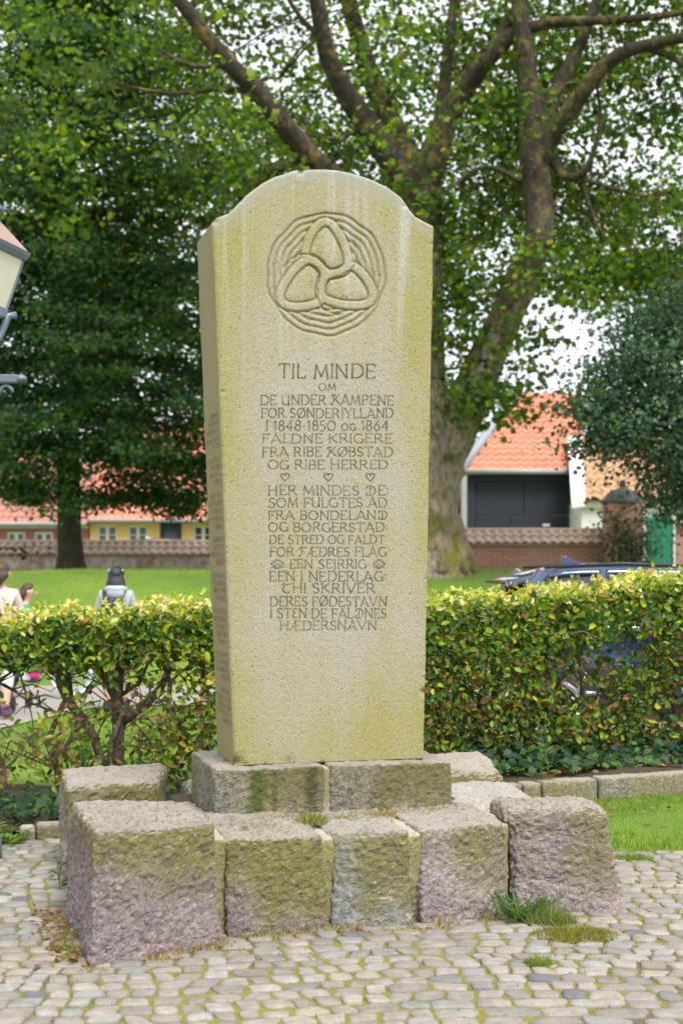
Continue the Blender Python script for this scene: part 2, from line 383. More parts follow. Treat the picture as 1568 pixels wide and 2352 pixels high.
def rock_mesh(name, quad, ztop, z0, mat, r=0.05, amp=0.02, seed=0, cell=0.014, parent=None, local=None, fine=1.0, crisp=False, hollow=()):
    "block between a bottom quad (u, v) and top heights; rounded, then broken up like split granite"
    A = [UV(*q[:2], z0) for q in quad]
    B = [UV(*(q[2:] if len(q) > 2 else q[:2]), zt) for q, zt in zip(quad, ztop)]
    return rock_corners(name, A, B, mat, r, amp, seed, cell, parent, fine, True, crisp, hollow)
def rock_corners(name, A, B, mat, r=0.05, amp=0.02, seed=0, cell=0.014, parent=None, fine=1.0, place=True, crisp=False, hollow=()):
    c0 = sum(A, Vector())/4; c0.z = min(a.z for a in A)
    A = np.array([a-c0 for a in A]); B = np.array([b-c0 for b in B])
    hx = np.linalg.norm(A[1]-A[0])/2; hy = np.linalg.norm(A[3]-A[0])/2; hz = np.linalg.norm(B[0]-A[0])/2
    n = [max(4, int(2*h/cell)) for h in (hx, hy, hz)]
    idx = {}; pts = []; fs = []
    def vid(i, j, k):
        key = (i, j, k)
        if key not in idx: idx[key] = len(pts); pts.append((2*i/n[0]-1, 2*j/n[1]-1, 2*k/n[2]-1))
        return idx[key]
    for k in (0, n[2]):
        for i in range(n[0]):
            for j in range(n[1]):
                q = (vid(i,j,k), vid(i+1,j,k), vid(i+1,j+1,k), vid(i,j+1,k)); fs.append(q if k else q[::-1])
    for j in (0, n[1]):
        for i in range(n[0]):
            for k in range(n[2]):
                q = (vid(i,j,k), vid(i+1,j,k), vid(i+1,j,k+1), vid(i,j,k+1)); fs.append(q if j == 0 else q[::-1])
    for i in (0, n[0]):
        for j in range(n[1]):
            for k in range(n[2]):
                q = (vid(i,j,k), vid(i,j+1,k), vid(i,j+1,k+1), vid(i,j,k+1)); fs.append(q if i else q[::-1])
    p = np.array(pts); h = np.array([hx, hy, hz]); rr = min(r, 0.45*h.min())
    q = p*h; inner = np.clip(q, -h+rr, h-rr); d = q-inner; L = np.linalg.norm(d, axis=1, keepdims=True)
    nr = d/np.maximum(L, 1e-9); q = inner+nr*rr; p = (q/h+1)/2
    x, y, z = p[:, 0:1], p[:, 1:2], p[:, 2:3]
    bot = (A[0]*(1-x)*(1-y)+A[1]*x*(1-y)+A[2]*x*y+A[3]*(1-x)*y); top = (B[0]*(1-x)*(1-y)+B[1]*x*(1-y)+B[2]*x*y+B[3]*(1-x)*y)
    V = bot*(1-z)+top*z
    ex = unit(A[1]-A[0]); ey = unit(A[3]-A[0]); ez = np.array([0, 0, 1.0])
    Nn = unit(nr[:, 0:1]*ex+nr[:, 1:2]*ey+nr[:, 2:3]*ez)
    so_ = Vector((seed*7.3, seed*3.7, seed*1.9)); disp = np.zeros(len(V))
    for a in range(len(V)):
        w = Vector(V[a])+so_
        f1 = noise.fractal(w*3.0, 0.9, 2.0, 3)
        wp = w+0.035*noise.noise_vector(w*9)+0.012*noise.noise_vector(w*30)
        v1 = noise.voronoi(Vector((wp.x*6.0, wp.y*6.0, wp.z*7.5)))[0][0]; v2 = noise.voronoi(wp*17)[0][0]; v3 = noise.voronoi(wp*41)[0][0]
        f3 = noise.fractal(w*40, 0.6, 2.2, 3)
        disp[a] = amp*(0.95*f1+0.34*fine*(v1*v1-0.22)+0.28*fine*(v2*v2-0.22)+0.36*fine*(v3*v3-0.22)+0.34*f3*fine)
    V = V+Nn*disp[:, None]
    for hu, hv, ru, rv, hd in hollow:
        c = UV(hu, hv); dx = V[:, 0]+c0.x-c.x; dy = V[:, 1]+c0.y-c.y
        q = ((dx*CT+dy*ST)/ru)**2+((-dx*ST+dy*CT)/rv)**2
        V[:, 2] -= np.where(Nn[:, 2] > 0.5, hd*np.exp(-q**1.6), 0)
    V[:, 2] = np.maximum(V[:, 2], 0.0)
    o = mesh_np(name, V, [np.array(fs)], mat, parent, not crisp)
    if place: o.location = c0
    return o

# ------------------------------------------------------------------ stone materials
def mat_rock(name, base1, base2, moss=0.5, mz=0.25, mw=0.25, dark=0.4, bump=0.6, streak=None, pale=0.75):
    m = M(name); v = m.obj(); x, y, z = m.sep(v)
    a = m.noise(5, 6, 0.65, v); b = m.noise(22, 6, 0.72, v); c = m.noise(120, 4, 0.8, v); sp = m.noise(260, 2, 0.6, v)
    col = m.mix(m.ramp(a, [(0.32, 0), (0.68, 1)]), base1, base2)
    col = m.mix(m.math('MULTIPLY', m.ramp(b, [(0.38, 1), (0.55, 0)]), dark), col, tuple(q*0.42 for q in base1))
    col = m.mix(m.math('MULTIPLY', m.ramp(m.noise(46, 5, 0.75, v), [(0.50, 0), (0.66, 1)]), 0.6), col, (0.66, 0.60, 0.56))
    col = m.mix(m.math('MULTIPLY', m.ramp(m.noise(38, 5, 0.75, v, 0.4), [(0.36, 1), (0.47, 0)]), dark*1.5), col, tuple(q*0.36 for q in base1))
    col = m.mix(m.math('MULTIPLY', m.ramp(sp, [(0.57, 0), (0.66, 1)]), 0.55), col, (0.60, 0.56, 0.53))
    col = m.mix(m.math('MULTIPLY', m.ramp(sp, [(0.33, 1), (0.42, 0)]), 0.5), col, (0.075, 0.065, 0.065))
    # algae and moss: grows from the shoulder of the block downwards in uneven tongues
    g = m.math('MULTIPLY', m.math('SUBTRACT', z, mz), 1.0/mw)
    f = m.math('ADD', g, m.math('MULTIPLY', m.math('SUBTRACT', m.noise(2.6, 5, 0.62, m.map(v, (1, 1, 0.55))), 0.5), 5.0))
    f = m.math('MULTIPLY', m.math('ADD', f, 0.35, True), 0.85*moss*1.3)
    nz = m.sep(m.n('ShaderNodeNewGeometry').outputs['Normal'])[2]
    f = m.math('MULTIPLY', f, m.ramp(nz, [(0.45, 1.0), (0.85, 0.28)]))
    mcol = m.mix(m.ramp(m.math('ADD', m.math('MULTIPLY', c, 0.5), m.math('MULTIPLY', b, 0.5)), [(0.36, 0), (0.62, 1)]), (0.085, 0.080, 0.020), (0.33, 0.30, 0.105))
    f = m.math('MULTIPLY', f, m.ramp(m.math('ADD', m.math('MULTIPLY', b, 0.6), m.math('MULTIPLY', c, 0.4)), [(0.36, 0.55), (0.56, 1.0)]), True)
    col = m.mix(f, col, mcol)
    if streak is not None:      # vivid green moss streaks at given places along the block
        s = m.math('ADD', m.math('MULTIPLY', x, CT), m.math('MULTIPLY', y, ST))
        for s0, w_, k_, cc_ in streak:
            q_ = m.math('ADD', m.math('ABSOLUTE', m.math('SUBTRACT', s, s0)), m.math('MULTIPLY', m.math('SUBTRACT', b, 0.5), w_*2.2))
            col = m.mix(m.math('MULTIPLY', m.ramp(q_, [(w_*0.25, 1), (w_, 0)]), k_), col, cc_)
    topm = m.math('MULTIPLY', m.ramp(nz, [(0.55, 0), (0.92, 1)]), m.ramp(a, [(0.25, 0.45), (0.6, 0.9)]))      # upward faces coloured paler, carrying the bright light from above
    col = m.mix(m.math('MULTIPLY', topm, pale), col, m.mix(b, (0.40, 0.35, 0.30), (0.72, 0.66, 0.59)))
    h = m.math('ADD', m.math('MULTIPLY', m.noise(48, 6, 0.75, v), 1.0), m.math('MULTIPLY', c, 0.4))
    return m.done(m.bsdf(col, 0.85, m.bump(h, min(1.0, bump*1.5), 0.035)))
ROCK_PINK = mat_rock('rough_pink_granite', (0.23, 0.175, 0.185), (0.44, 0.345, 0.35), 1.0, 0.38, 0.2)
ROCK_PINK2 = mat_rock('rough_mauve_granite', (0.265, 0.21, 0.215), (0.49, 0.395, 0.39), 0.95, 0.32, 0.28)
ROCK_OLIVE = mat_rock('mossy_granite', (0.20, 0.165, 0.168), (0.36, 0.30, 0.285), 1.1, 0.17, 0.22)
ROCK_GREEN = mat_rock('green_grey_granite', (0.21, 0.225, 0.23), (0.42, 0.43, 0.42), 0.95, 0.20, 0.35)
ROCK_SAND = mat_rock('sandy_granite', (0.27, 0.23, 0.19), (0.46, 0.40, 0.34), 1.05, 0.28, 0.3)
ROCK_GREY = mat_rock('pale_grey_granite', (0.42, 0.42, 0.42), (0.64, 0.62, 0.59), 0.4, 0.35, 0.3)
ROCK_PLINTH = mat_rock('plinth_granite', (0.25, 0.235, 0.18), (0.47, 0.435, 0.34), 0.95, 0.08, 0.5, 0.7, 0.9)
ROCK_PLINTH2 = mat_rock('plinth_granite_with_moss_streak', (0.25, 0.235, 0.18), (0.47, 0.435, 0.34), 0.95, 0.08, 0.5, 0.7, 0.9, [(-0.06, 0.05, 0.85, (0.085, 0.12, 0.008)), (0.02, 0.02, 0.6, (0.09, 0.12, 0.012)), (0.20, 0.04, 0.7, (0.06, 0.058, 0.03))])
MORTAR = mat_rock('lime_mortar', (0.21, 0.185, 0.115), (0.33, 0.29, 0.19), 0.9, 0.3, 0.5, 0.2, 0.4)

GB = 'granite blocks around the foot of the memorial'
def block(label, quad, zt, mat, **kw):
    o = rock_mesh('granite_block', quad, zt, -0.04, mat, crisp=True, **kw)
    tag(o, label, 'granite block', GB); return o
block('large pink granite corner block nearest the camera, at the left front of the base', [(0.0, 0.0, 0.03, 0.06), (0.570, 0.20, 0.550, 0.24), (0.53, 0.92), (-0.02, 0.90, 0.0, 0.9)], (0.525, 0.515, 0.50, 0.525), ROCK_PINK, r=0.028, amp=0.022, seed=1, hollow=[(0.40, 0.36, 0.10, 0.035, 0.018), (0.45, 0.62, 0.12, 0.02, 0.015)], cell=0.0085)
block('long mossy granite block with a hollow in its top, right of the pink corner block', [(0.606, 0.30, 0.608, 0.36), (1.050, 0.33, 1.052, 0.38), (1.06, 0.92), (0.60, 0.92)], (0.415, 0.405, 0.43, 0.44), ROCK_OLIVE, r=0.022, amp=0.020, seed=2, hollow=[(0.775, 0.63, 0.14, 0.085, 0.055)], cell=0.0085)
block('green grey granite block in the middle of the front row', [(1.084, 0.33, 1.094, 0.40), (1.452, 0.28, 1.442, 0.36), (1.46, 0.92), (1.09, 0.92)], (0.40, 0.41, 0.42, 0.42), ROCK_GREEN, r=0.028, amp=0.022, seed=3, cell=0.0085)
block('pink and olive granite block split by a crack, beside the right corner block', [(1.488, 0.28, 1.492, 0.36), (1.932, 0.37, 1.925, 0.42), (1.94, 0.92), (1.50, 0.92)], (0.415, 0.41, 0.43, 0.42), ROCK_PINK2, r=0.025, amp=0.022, seed=4, cell=0.0085)
block('bulky rounded granite corner block at the right front beside the green weeds', [(1.975, 0.42, 1.95, 0.47), (2.45, 0.25, 2.39, 0.31), (2.55, 0.62, 2.46, 0.62), (2.02, 0.86, 2.0, 0.80)], (0.455, 0.47, 0.48, 0.475), ROCK_PINK2, r=0.055, amp=0.024, seed=5, cell=0.0085)
block('sandy block with a flat top behind the large pink corner block', [(0.02, 1.66), (0.56, 1.64, 0.50, 1.66), (0.62, 2.2), (0.04, 2.2)], (0.47, 0.47, 0.50, 0.49), ROCK_SAND, r=0.04, amp=0.024, seed=6, cell=0.016)
block('low pale stone between the two left hand corner blocks', [(0.04, 0.93), (0.66, 0.95), (0.66, 1.63), (0.05, 1.62)], (0.40, 0.42, 0.42, 0.36), ROCK_SAND, r=0.05, amp=0.02, seed=7, cell=0.02)
block('sandy block at the back right corner in front of the hedge kerb', [(1.90, 1.80), (2.52, 1.76, 2.47, 1.78), (2.54, 2.3), (1.90, 2.3)], (0.45, 0.44, 0.50, 0.49), ROCK_SAND, r=0.07, amp=0.022, seed=8, cell=0.016)
block('low pale grey rock between the right corner blocks', [(1.88, 0.86), (2.40, 0.84), (2.46, 1.70), (1.90, 1.74)], (0.39, 0.36, 0.39, 0.43), ROCK_GREY, r=0.07, amp=0.028, seed=9, cell=0.016)
block('low stone behind the plinth at the back of the base', [(0.66, 1.62), (1.88, 1.64), (1.88, 2.25), (0.68, 2.22)], (0.42, 0.42, 0.43, 0.42), ROCK_SAND, r=0.06, amp=0.02, seed=10, cell=0.03)
# mortar between the front blocks
for k, (quad, zt, lab) in enumerate([
    ([(0.555, 0.345), (0.62, 0.375), (0.61, 0.9), (0.55, 0.9)], (0.42, 0.41, 0.42, 0.43), 'strip of mortar between the left corner block and the block with the hollow'),
    ([(1.035, 0.395), (1.10, 0.39), (1.09, 0.9), (1.05, 0.9)], (0.385, 0.39, 0.41, 0.41), 'strip of mortar between the block with the hollow and the green grey block'),
    ([(1.433, 0.36), (1.50, 0.355), (1.49, 0.9), (1.45, 0.9)], (0.395, 0.40, 0.41, 0.41), 'strip of mortar between the green grey block and the cracked pink block'),
    ([(1.915, 0.425), (1.955, 0.45), (1.99, 0.85), (1.93, 0.9)], (0.40, 0.40, 0.42, 0.42), 'strip of mortar with an open crack beside the right corner block')]):
    o = rock_mesh('mortar_joint', quad, zt, -0.03, MORTAR, r=0.012, amp=0.014, seed=20+k, cell=0.010, crisp=True)
    tag(o, lab, 'mortar', 'mortar joints of the front row')
# earth filling on the blocks under the plinth
rock_fill = rock_mesh('soil_filling', [(0.56, 0.72), (1.98, 0.72), (2.0, 1.75), (0.56, 1.75)], (0.405, 0.395, 0.40, 0.40), 0.1, SOIL, r=0.02, amp=0.008, seed=31, cell=0.03)
rock_fill['kind'] = 'structure'
PB = 'plinth blocks under the memorial stone'
o = rock_mesh('plinth_block', [(0.66, 0.87), (1.18, 0.87), (1.18, 1.60), (0.66, 1.60)], (0.643, 0.643, 0.643, 0.643), 0.36, ROCK_PLINTH2, r=0.014, amp=0.010, seed=41, cell=0.0085, fine=1.5, crisp=True)
tag(o, 'rough plinth block with bright green moss streaks under the left half of the memorial stone', 'plinth block', PB)
o = rock_mesh('plinth_block', [(1.213, 0.87), (1.83, 0.87), (1.83, 1.60), (1.213, 1.60)], (0.643, 0.643, 0.643, 0.643), 0.36, ROCK_PLINTH, r=0.014, amp=0.010, seed=42, cell=0.0085, fine=1.5, crisp=True)
tag(o, 'rough plinth block without moss streaks under the right half of the memorial stone', 'plinth block', PB)
o = rock_mesh('mortar_joint', [(1.178, 0.88), (1.215, 0.88), (1.215, 1.58), (1.178, 1.58)], (0.632,)*4, 0.37, MORTAR, r=0.01, amp=0.006, seed=43, cell=0.014)
tag(o, 'upright strip of mortar between the two plinth blocks', 'mortar', 'mortar joints of the plinth')
# ------------------------------------------------------------------ the memorial stone
def mat_stele():
    m = M('weathered_granite'); v = m.obj(); x, y, z = m.sep(v)
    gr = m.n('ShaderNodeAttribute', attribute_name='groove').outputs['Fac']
    fine = m.noise(170, 4, 0.8, v); mid = m.noise(28, 5, 0.7, v); big = m.noise(2.4, 5, 0.6, v)
    col = m.mix(m.ramp(fine, [(0.36, 0), (0.62, 1)]), (0.200, 0.188, 0.145), (0.440, 0.416, 0.335))
    # whitish mineral runs down from the crown of the stone
    st = m.noise(7.5, 4, 0.6, m.map(v, (1, 1, 0.05)))
    st2 = m.math('MULTIPLY', m.ramp(st, [(0.52, 0), (0.62, 1)]), m.ramp(m.math('ADD', m.math('MULTIPLY', z, 0.33), m.math('MULTIPLY', m.math('SUBTRACT', mid, 0.5), 0.12)), [(0.52, 0), (0.86, 1)]))
    # yellow-green algae: along both edges, the shoulders and the foot
    ex = m.math('ABSOLUTE', m.math('SUBTRACT', x, 0.47))
    e = m.math('ADD', m.ramp(ex, [(0.26, 0), (0.56, 1)]), m.ramp(m.math('MULTIPLY', z, 0.345), [(0.0, 0.85), (0.20, 0.0)]))
    e = m.math('ADD', e, m.math('MULTIPLY', m.ramp(m.math('MULTIPLY', z, 0.345), [(0.62, 0.0), (0.86, 0.9)]), 0.75))
    run = m.noise(5.0, 5, 0.62, m.map(v, (1, 1, 0.22), (3, 0, 0)))
    al = m.math('ADD', m.math('MULTIPLY', e, 0.55), m.math('MULTIPLY', m.math('SUBTRACT', run, 0.5), 1.7))
    al = m.math('ADD', al, m.math('MULTIPLY', m.math('SUBTRACT', big, 0.5), 1.0))
    al = m.math('ADD', m.math('MULTIPLY', al, 1.3), 0.09, True)
    acol = m.mix(m.ramp(fine, [(0.36, 0), (0.62, 1)]), (0.165, 0.148, 0.028), (0.375, 0.342, 0.098))
    col = m.mix(m.math('MULTIPLY', al, 0.80), col, acol)
    col = m.mix(m.math('MULTIPLY', st2, 0.7), col, m.mix(m.ramp(fine, [(0.36, 0), (0.62, 1)]), (0.30, 0.30, 0.305), (0.52, 0.515, 0.51)))
    # feldspar sparkle, dark mica flecks
    sp = m.noise(75, 3, 0.75, v)
    col = m.mix(m.math('MULTIPLY', m.ramp(sp, [(0.32, 1), (0.40, 0)]), 0.9), col, (0.055, 0.048, 0.034))
    col = m.mix(m.math('MULTIPLY', m.ramp(m.noise(110, 2, 0.7, v), [(0.62, 0), (0.70, 1)]), 0.4), col, (0.66, 0.63, 0.56))
    # grey, lichen bleached rim of the crown
    rim = m.n('ShaderNodeAttribute', attribute_name='rim').outputs['Fac']
    col = m.mix(m.math('MULTIPLY', rim, m.ramp(run, [(0.35, 0.3), (0.6, 0.9)])), col, m.mix(fine, (0.20, 0.21, 0.21), (0.40, 0.41, 0.405)))
    fl = m.n('ShaderNodeAttribute', attribute_name='flank').outputs['Fac']      # narrow flank tinted darker and browner, its shade put into the colour
    col = m.mix(m.math('MULTIPLY', fl, 0.8), col, m.mix(fine, (0.15, 0.12, 0.055), (0.33, 0.28, 0.14)))
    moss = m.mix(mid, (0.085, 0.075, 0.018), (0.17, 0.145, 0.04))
    col = m.mix(m.math('MULTIPLY', gr, 0.6), col, moss)  # olive moss in the grooves, its tint also painting in their weak shading
    h = m.math('ADD', m.math('ADD', fine, m.math('MULTIPLY', mid, 0.6)), m.math('MULTIPLY', m.ramp(sp, [(0.31, 0), (0.40, 1)]), 0.8))
    return m.done(m.bsdf(col, 0.88, m.bump(h, 0.5, 0.010)))
STELE = mat_stele()
V0 = 0.98; SD = 0.47           # front plane and depth of the stone in the monument frame
def on_plane(px, py, v0=V0):
    k = (px-CX)/F; den = -k*ST+CT
    Y = (v0-(1.0*-ST)-(-5.65*CT))/den if False else (v0+ST*1.0+5.65*CT)/den
    X = k*Y; Z = EYE-(py-HY)*Y/F
    return (X+1.0)*CT+(Y-5.65)*ST, Z, Y
def px_of(u, z, v0=V0):
    X = BO.x+u*CT-v0*ST; Y = BO.y+u*ST+v0*CT
    return CX+F*X/Y, HY+F*(EYE-z)/Y
ZB = 0.648
uBL = on_plane(540, 1752)[0]; uBR = on_plane(972, 1745)[0]
uTL, zTL, _ = on_plane(490, 510); uTR, zTR, _ = on_plane(994.5, 520)
prof = [on_plane(*p)[:2] for p in [(490,510),(498,501),(512,496),(526,490),(538,480),(550,468),(566,451),(584,436),(606,420),(630,408),(655,400),(672,394),(684,391),(688,392.5),(694,395),(699,391.5),(716,390),(740,389.5),(770,391),(795,395),(822,402),(850,412),(877,425),(900,438),(921,454),(932,470),(941,485),(954,499),(972,509),(994.5,520)]]
pu = np.array([p[0] for p in prof]); pz = np.array([p[1] for p in prof])
zsh = min(zTL, zTR)
root = empty('memorial_stone', UV(uBL, V0, ZB), TH)
tag(root, 'tall lichen covered granite memorial stone with knot emblem and carved Danish verse', 'memorial stone')
def emblem(px, py):
    "height (m) and groove mask of the carved disc; px, py in picture pixels"
    cx = (px*1.08865-480)*2.45; cy = (py*1.08865-400)*2.45
    x = cx-822.0; y = -(cy-700.0)
    Rr = np.hypot(x, y/1.035); an = np.arctan2(y, x)
    poly = 1+0.010*np.cos(9*an+0.6)+0.007*np.cos(14*an+2.1)
    Rr = Rr/poly
    base = np.array([(-2,302),(38,262),(70,205),(95,148),(108,80),(108,60),(80,40),(50,28),(20,30),(-8,52),(-32,84),(-60,110),(-98,122),(-100,130),(-92,165),(-76,215),(-45,268)], float)
    def sm(pl, it=2):
        for _ in range(it):
            a = pl; b = np.roll(pl, -1, 0)
            pl = np.stack([0.75*a+0.25*b, 0.25*a+0.75*b], 1).reshape(-1, 2)
        return pl
    lobe = sm(base)
    over = np.array([(-52,-92),(-53,-150),(-24,-204),(32,-236),(96,-246)], float)
    def rot(p, k):
        c, s = math.cos(2*math.pi*k/3), math.sin(2*math.pi*k/3)
        return np.stack([p[:, 0]*c-p[:, 1]*s, p[:, 0]*s+p[:, 1]*c], 1)
    def sdist(pl, closed=True):
        d = np.full(x.shape, 1e9); ins = np.zeros(x.shape, bool)
        n = len(pl)
        for i in range(n if closed else n-1):
            ax, ay = pl[i]; bx, by = pl[(i+1) % n]
            dx, dy = bx-ax, by-ay; t = np.clip(((x-ax)*dx+(y-ay)*dy)/(dx*dx+dy*dy+1e-9), 0, 1)
            d = np.minimum(d, np.hypot(x-ax-t*dx, y-ay-t*dy))
            if closed:
                cr = ((ay > y) != (by > y)); with_ = (bx-ax)*(y-ay)/((by-ay) if by != ay else 1e-9)+ax
                ins ^= cr & (x < with_)
        return d, ins
    dl = np.full(x.shape, 1e9); inside = np.zeros(x.shape, bool); din = np.zeros(x.shape)
    for k in range(3):
        d, i_ = sdist(rot(lobe, k)); dl = np.minimum(dl, np.where(i_, 1e9, d)); inside |= i_; din = np.where(i_, d, din)
    dov = np.full(x.shape, 1e9)
    for k in range(3):
        for pl in (over,):
            d, _ = sdist(rot(pl, k), False); dov = np.minimum(dov, d)
    BW = 57.0
    g = lambda d, w: np.exp(-(d/w)**2)
    disc = Rr < 366
    band = (~inside) & (dl < BW)
    ringz = disc & ~inside & ~band
    h = np.zeros(x.shape); gm = np.zeros(x.shape)
    # domed fields
    h = np.where(inside, -0.010+0.010*np.clip(din/55, 0, 1)**0.6, h)
    # rounded band
    h = np.where(band, 0.002-0.004*np.abs((dl-BW/2)/(BW/2))**3, h)
    # concentric rings
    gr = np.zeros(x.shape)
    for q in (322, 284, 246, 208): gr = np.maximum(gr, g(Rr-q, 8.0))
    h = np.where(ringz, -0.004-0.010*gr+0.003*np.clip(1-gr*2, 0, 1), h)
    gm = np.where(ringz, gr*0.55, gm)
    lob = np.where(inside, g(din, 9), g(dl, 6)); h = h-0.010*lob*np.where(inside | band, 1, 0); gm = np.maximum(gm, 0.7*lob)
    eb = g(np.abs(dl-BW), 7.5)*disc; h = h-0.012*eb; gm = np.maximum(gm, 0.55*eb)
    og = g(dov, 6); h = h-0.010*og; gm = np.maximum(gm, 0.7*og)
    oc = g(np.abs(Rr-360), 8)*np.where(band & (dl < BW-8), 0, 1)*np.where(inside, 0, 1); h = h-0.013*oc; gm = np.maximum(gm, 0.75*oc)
    return h, gm
def build_stele():
    na, nb = 340, 860
    a = np.linspace(0, 1, na)[None, :]; b = np.linspace(0, 1, nb)[:, None]
    utop = uTL+(uTR-uTL)*a; zt = np.interp(utop[0], pu, pz)[None, :]
    z = ZB+b*(zt-ZB); t = np.minimum(1, (z-ZB)/(zsh-ZB))
    lo = uBL+(uTL-uBL)*t; hi = uBR+(uTR-uBR)*t
    u = lo+(hi-lo)*a
    px, py = px_of(u, z)
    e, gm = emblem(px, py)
    ed = np.minimum(np.minimum(u-lo, hi-u), zt-z)
    rough = np.zeros(u.shape)
    n1 = rng.standard_normal((nb//4+2, na//4+2)); n2 = rng.standard_normal((nb, na))
    n1 = np.kron(n1, np.ones((4, 4)))[:nb, :na]
    k = np.ones(5)/5
    n1 = np.apply_along_axis(lambda q: np.convolve(q, k, 'same'), 0, n1); n1 = np.apply_along_axis(lambda q: np.convolve(q, k, 'same'), 1, n1)
    rough = 0.0005*n1+0.0004*n2
    chip = np.zeros(u.shape)
    for (cx_, cy_, r_, d_) in ((494,508,7,.016),(556,462,4,.008),(973,1590,7,.020),(540,1754,15,.035),(562,1757,7,.007),(662,1754,12,.010),(610,1757,6,.006),(930,472,5,.012),(992,560,4,.008),(992,700,4,.008),(692,392,9,.018),(527,1490,4,.010),(512,900,4,.008),(985,1000,3,.008),(978,1330,3,.008),(740,1753,6,.01)):
        chip += d_*np.exp(-((px-cx_)**2+(py-cy_)**2)/r_**2)
    # small picked pits of the stone
    dep = -(e)*0.6+rough+chip+0.005*np.exp(-(ed/0.006)**2)
    V = np.stack([u-uBL, dep, z-ZB], -1).reshape(-1, 3)
    idx = np.arange(na*nb).reshape(nb, na)
    F1 = np.stack([idx[:-1, :-1], idx[:-1, 1:], idx[1:, 1:], idx[1:, :-1]], -1).reshape(-1, 4)
    # rim loop: bottom, right, top, left
    loop = np.concatenate([idx[0, :], idx[1:, -1], idx[-1, -2::-1], idx[-2:0:-1, 0]])
    Lp = V[loop].copy(); nL = len(loop)
    c = np.array([0.46, 0, 1.3])
    verts = [V]; prev = loop; faces = [F1]; off = len(V)
    gmv = gm.ravel(); rim = np.clip(1-(np.clip(zt-z, 0, None))/0.10, 0, 1)*np.where(z > zsh-0.35, 1, 0)
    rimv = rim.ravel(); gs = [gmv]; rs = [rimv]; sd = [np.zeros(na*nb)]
    outd = np.zeros((nL, 3))
    tl = np.roll(Lp, -3, 0)-np.roll(Lp, 3, 0); outd[:, 0] = tl[:, 2]; outd[:, 2] = -tl[:, 0]; outd = unit(outd)
    for dd, gro in ((0.012, 0.004), (0.06, 0.004), (0.14, 0.004), (0.24, 0.004), (0.34, 0.004), (SD-0.01, 0.003), (SD, 0.0)):
        Q = Lp.copy(); Q[:, 1] = dd; Q = Q+outd*gro
        nz = np.array([noise.fractal(Vector(q)*5.0, 0.8, 2, 3) for q in Q[::6]]); nz = np.interp(np.arange(nL), np.arange(0, nL, 6), nz)
        Q = Q+outd*(0.003*nz)[:, None]
        cur = np.arange(off, off+nL); off += nL; verts.append(Q)
        faces.append(np.stack([prev, cur, np.roll(cur, -1), np.roll(prev, -1)], 1)); prev = cur
        gs.append(np.zeros(nL)); rs.append(np.where(Q[:, 2] > zsh-ZB-0.12, 0.6, 0.0)); sd.append(np.where((outd[:, 0] < -0.5) & (dd > 0.005), 1.0, 0.0))
    # back face, row by row
    nbk = 60; bi = np.linspace(0, nb-1, nbk).astype(int)
    cols = np.arange(0, na, 17); 
    Vb = V.reshape(nb, na, 3)[bi][:, np.append(cols, na-1)].copy(); Vb[..., 1] = SD-0.001
    kb = Vb.shape[1]; ib = np.arange(nbk*kb).reshape(nbk, kb)+off; verts.append(Vb.reshape(-1, 3))
    faces.append(np.stack([ib[:-1, :-1], ib[1:, :-1], ib[1:, 1:], ib[:-1, 1:]], -1).reshape(-1, 4))
    gs.append(np.zeros(nbk*kb)); rs.append(np.zeros(nbk*kb)); sd.append(np.zeros(nbk*kb))
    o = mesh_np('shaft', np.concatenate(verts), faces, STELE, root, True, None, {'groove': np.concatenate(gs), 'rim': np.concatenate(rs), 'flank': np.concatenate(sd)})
    return o
build_stele()

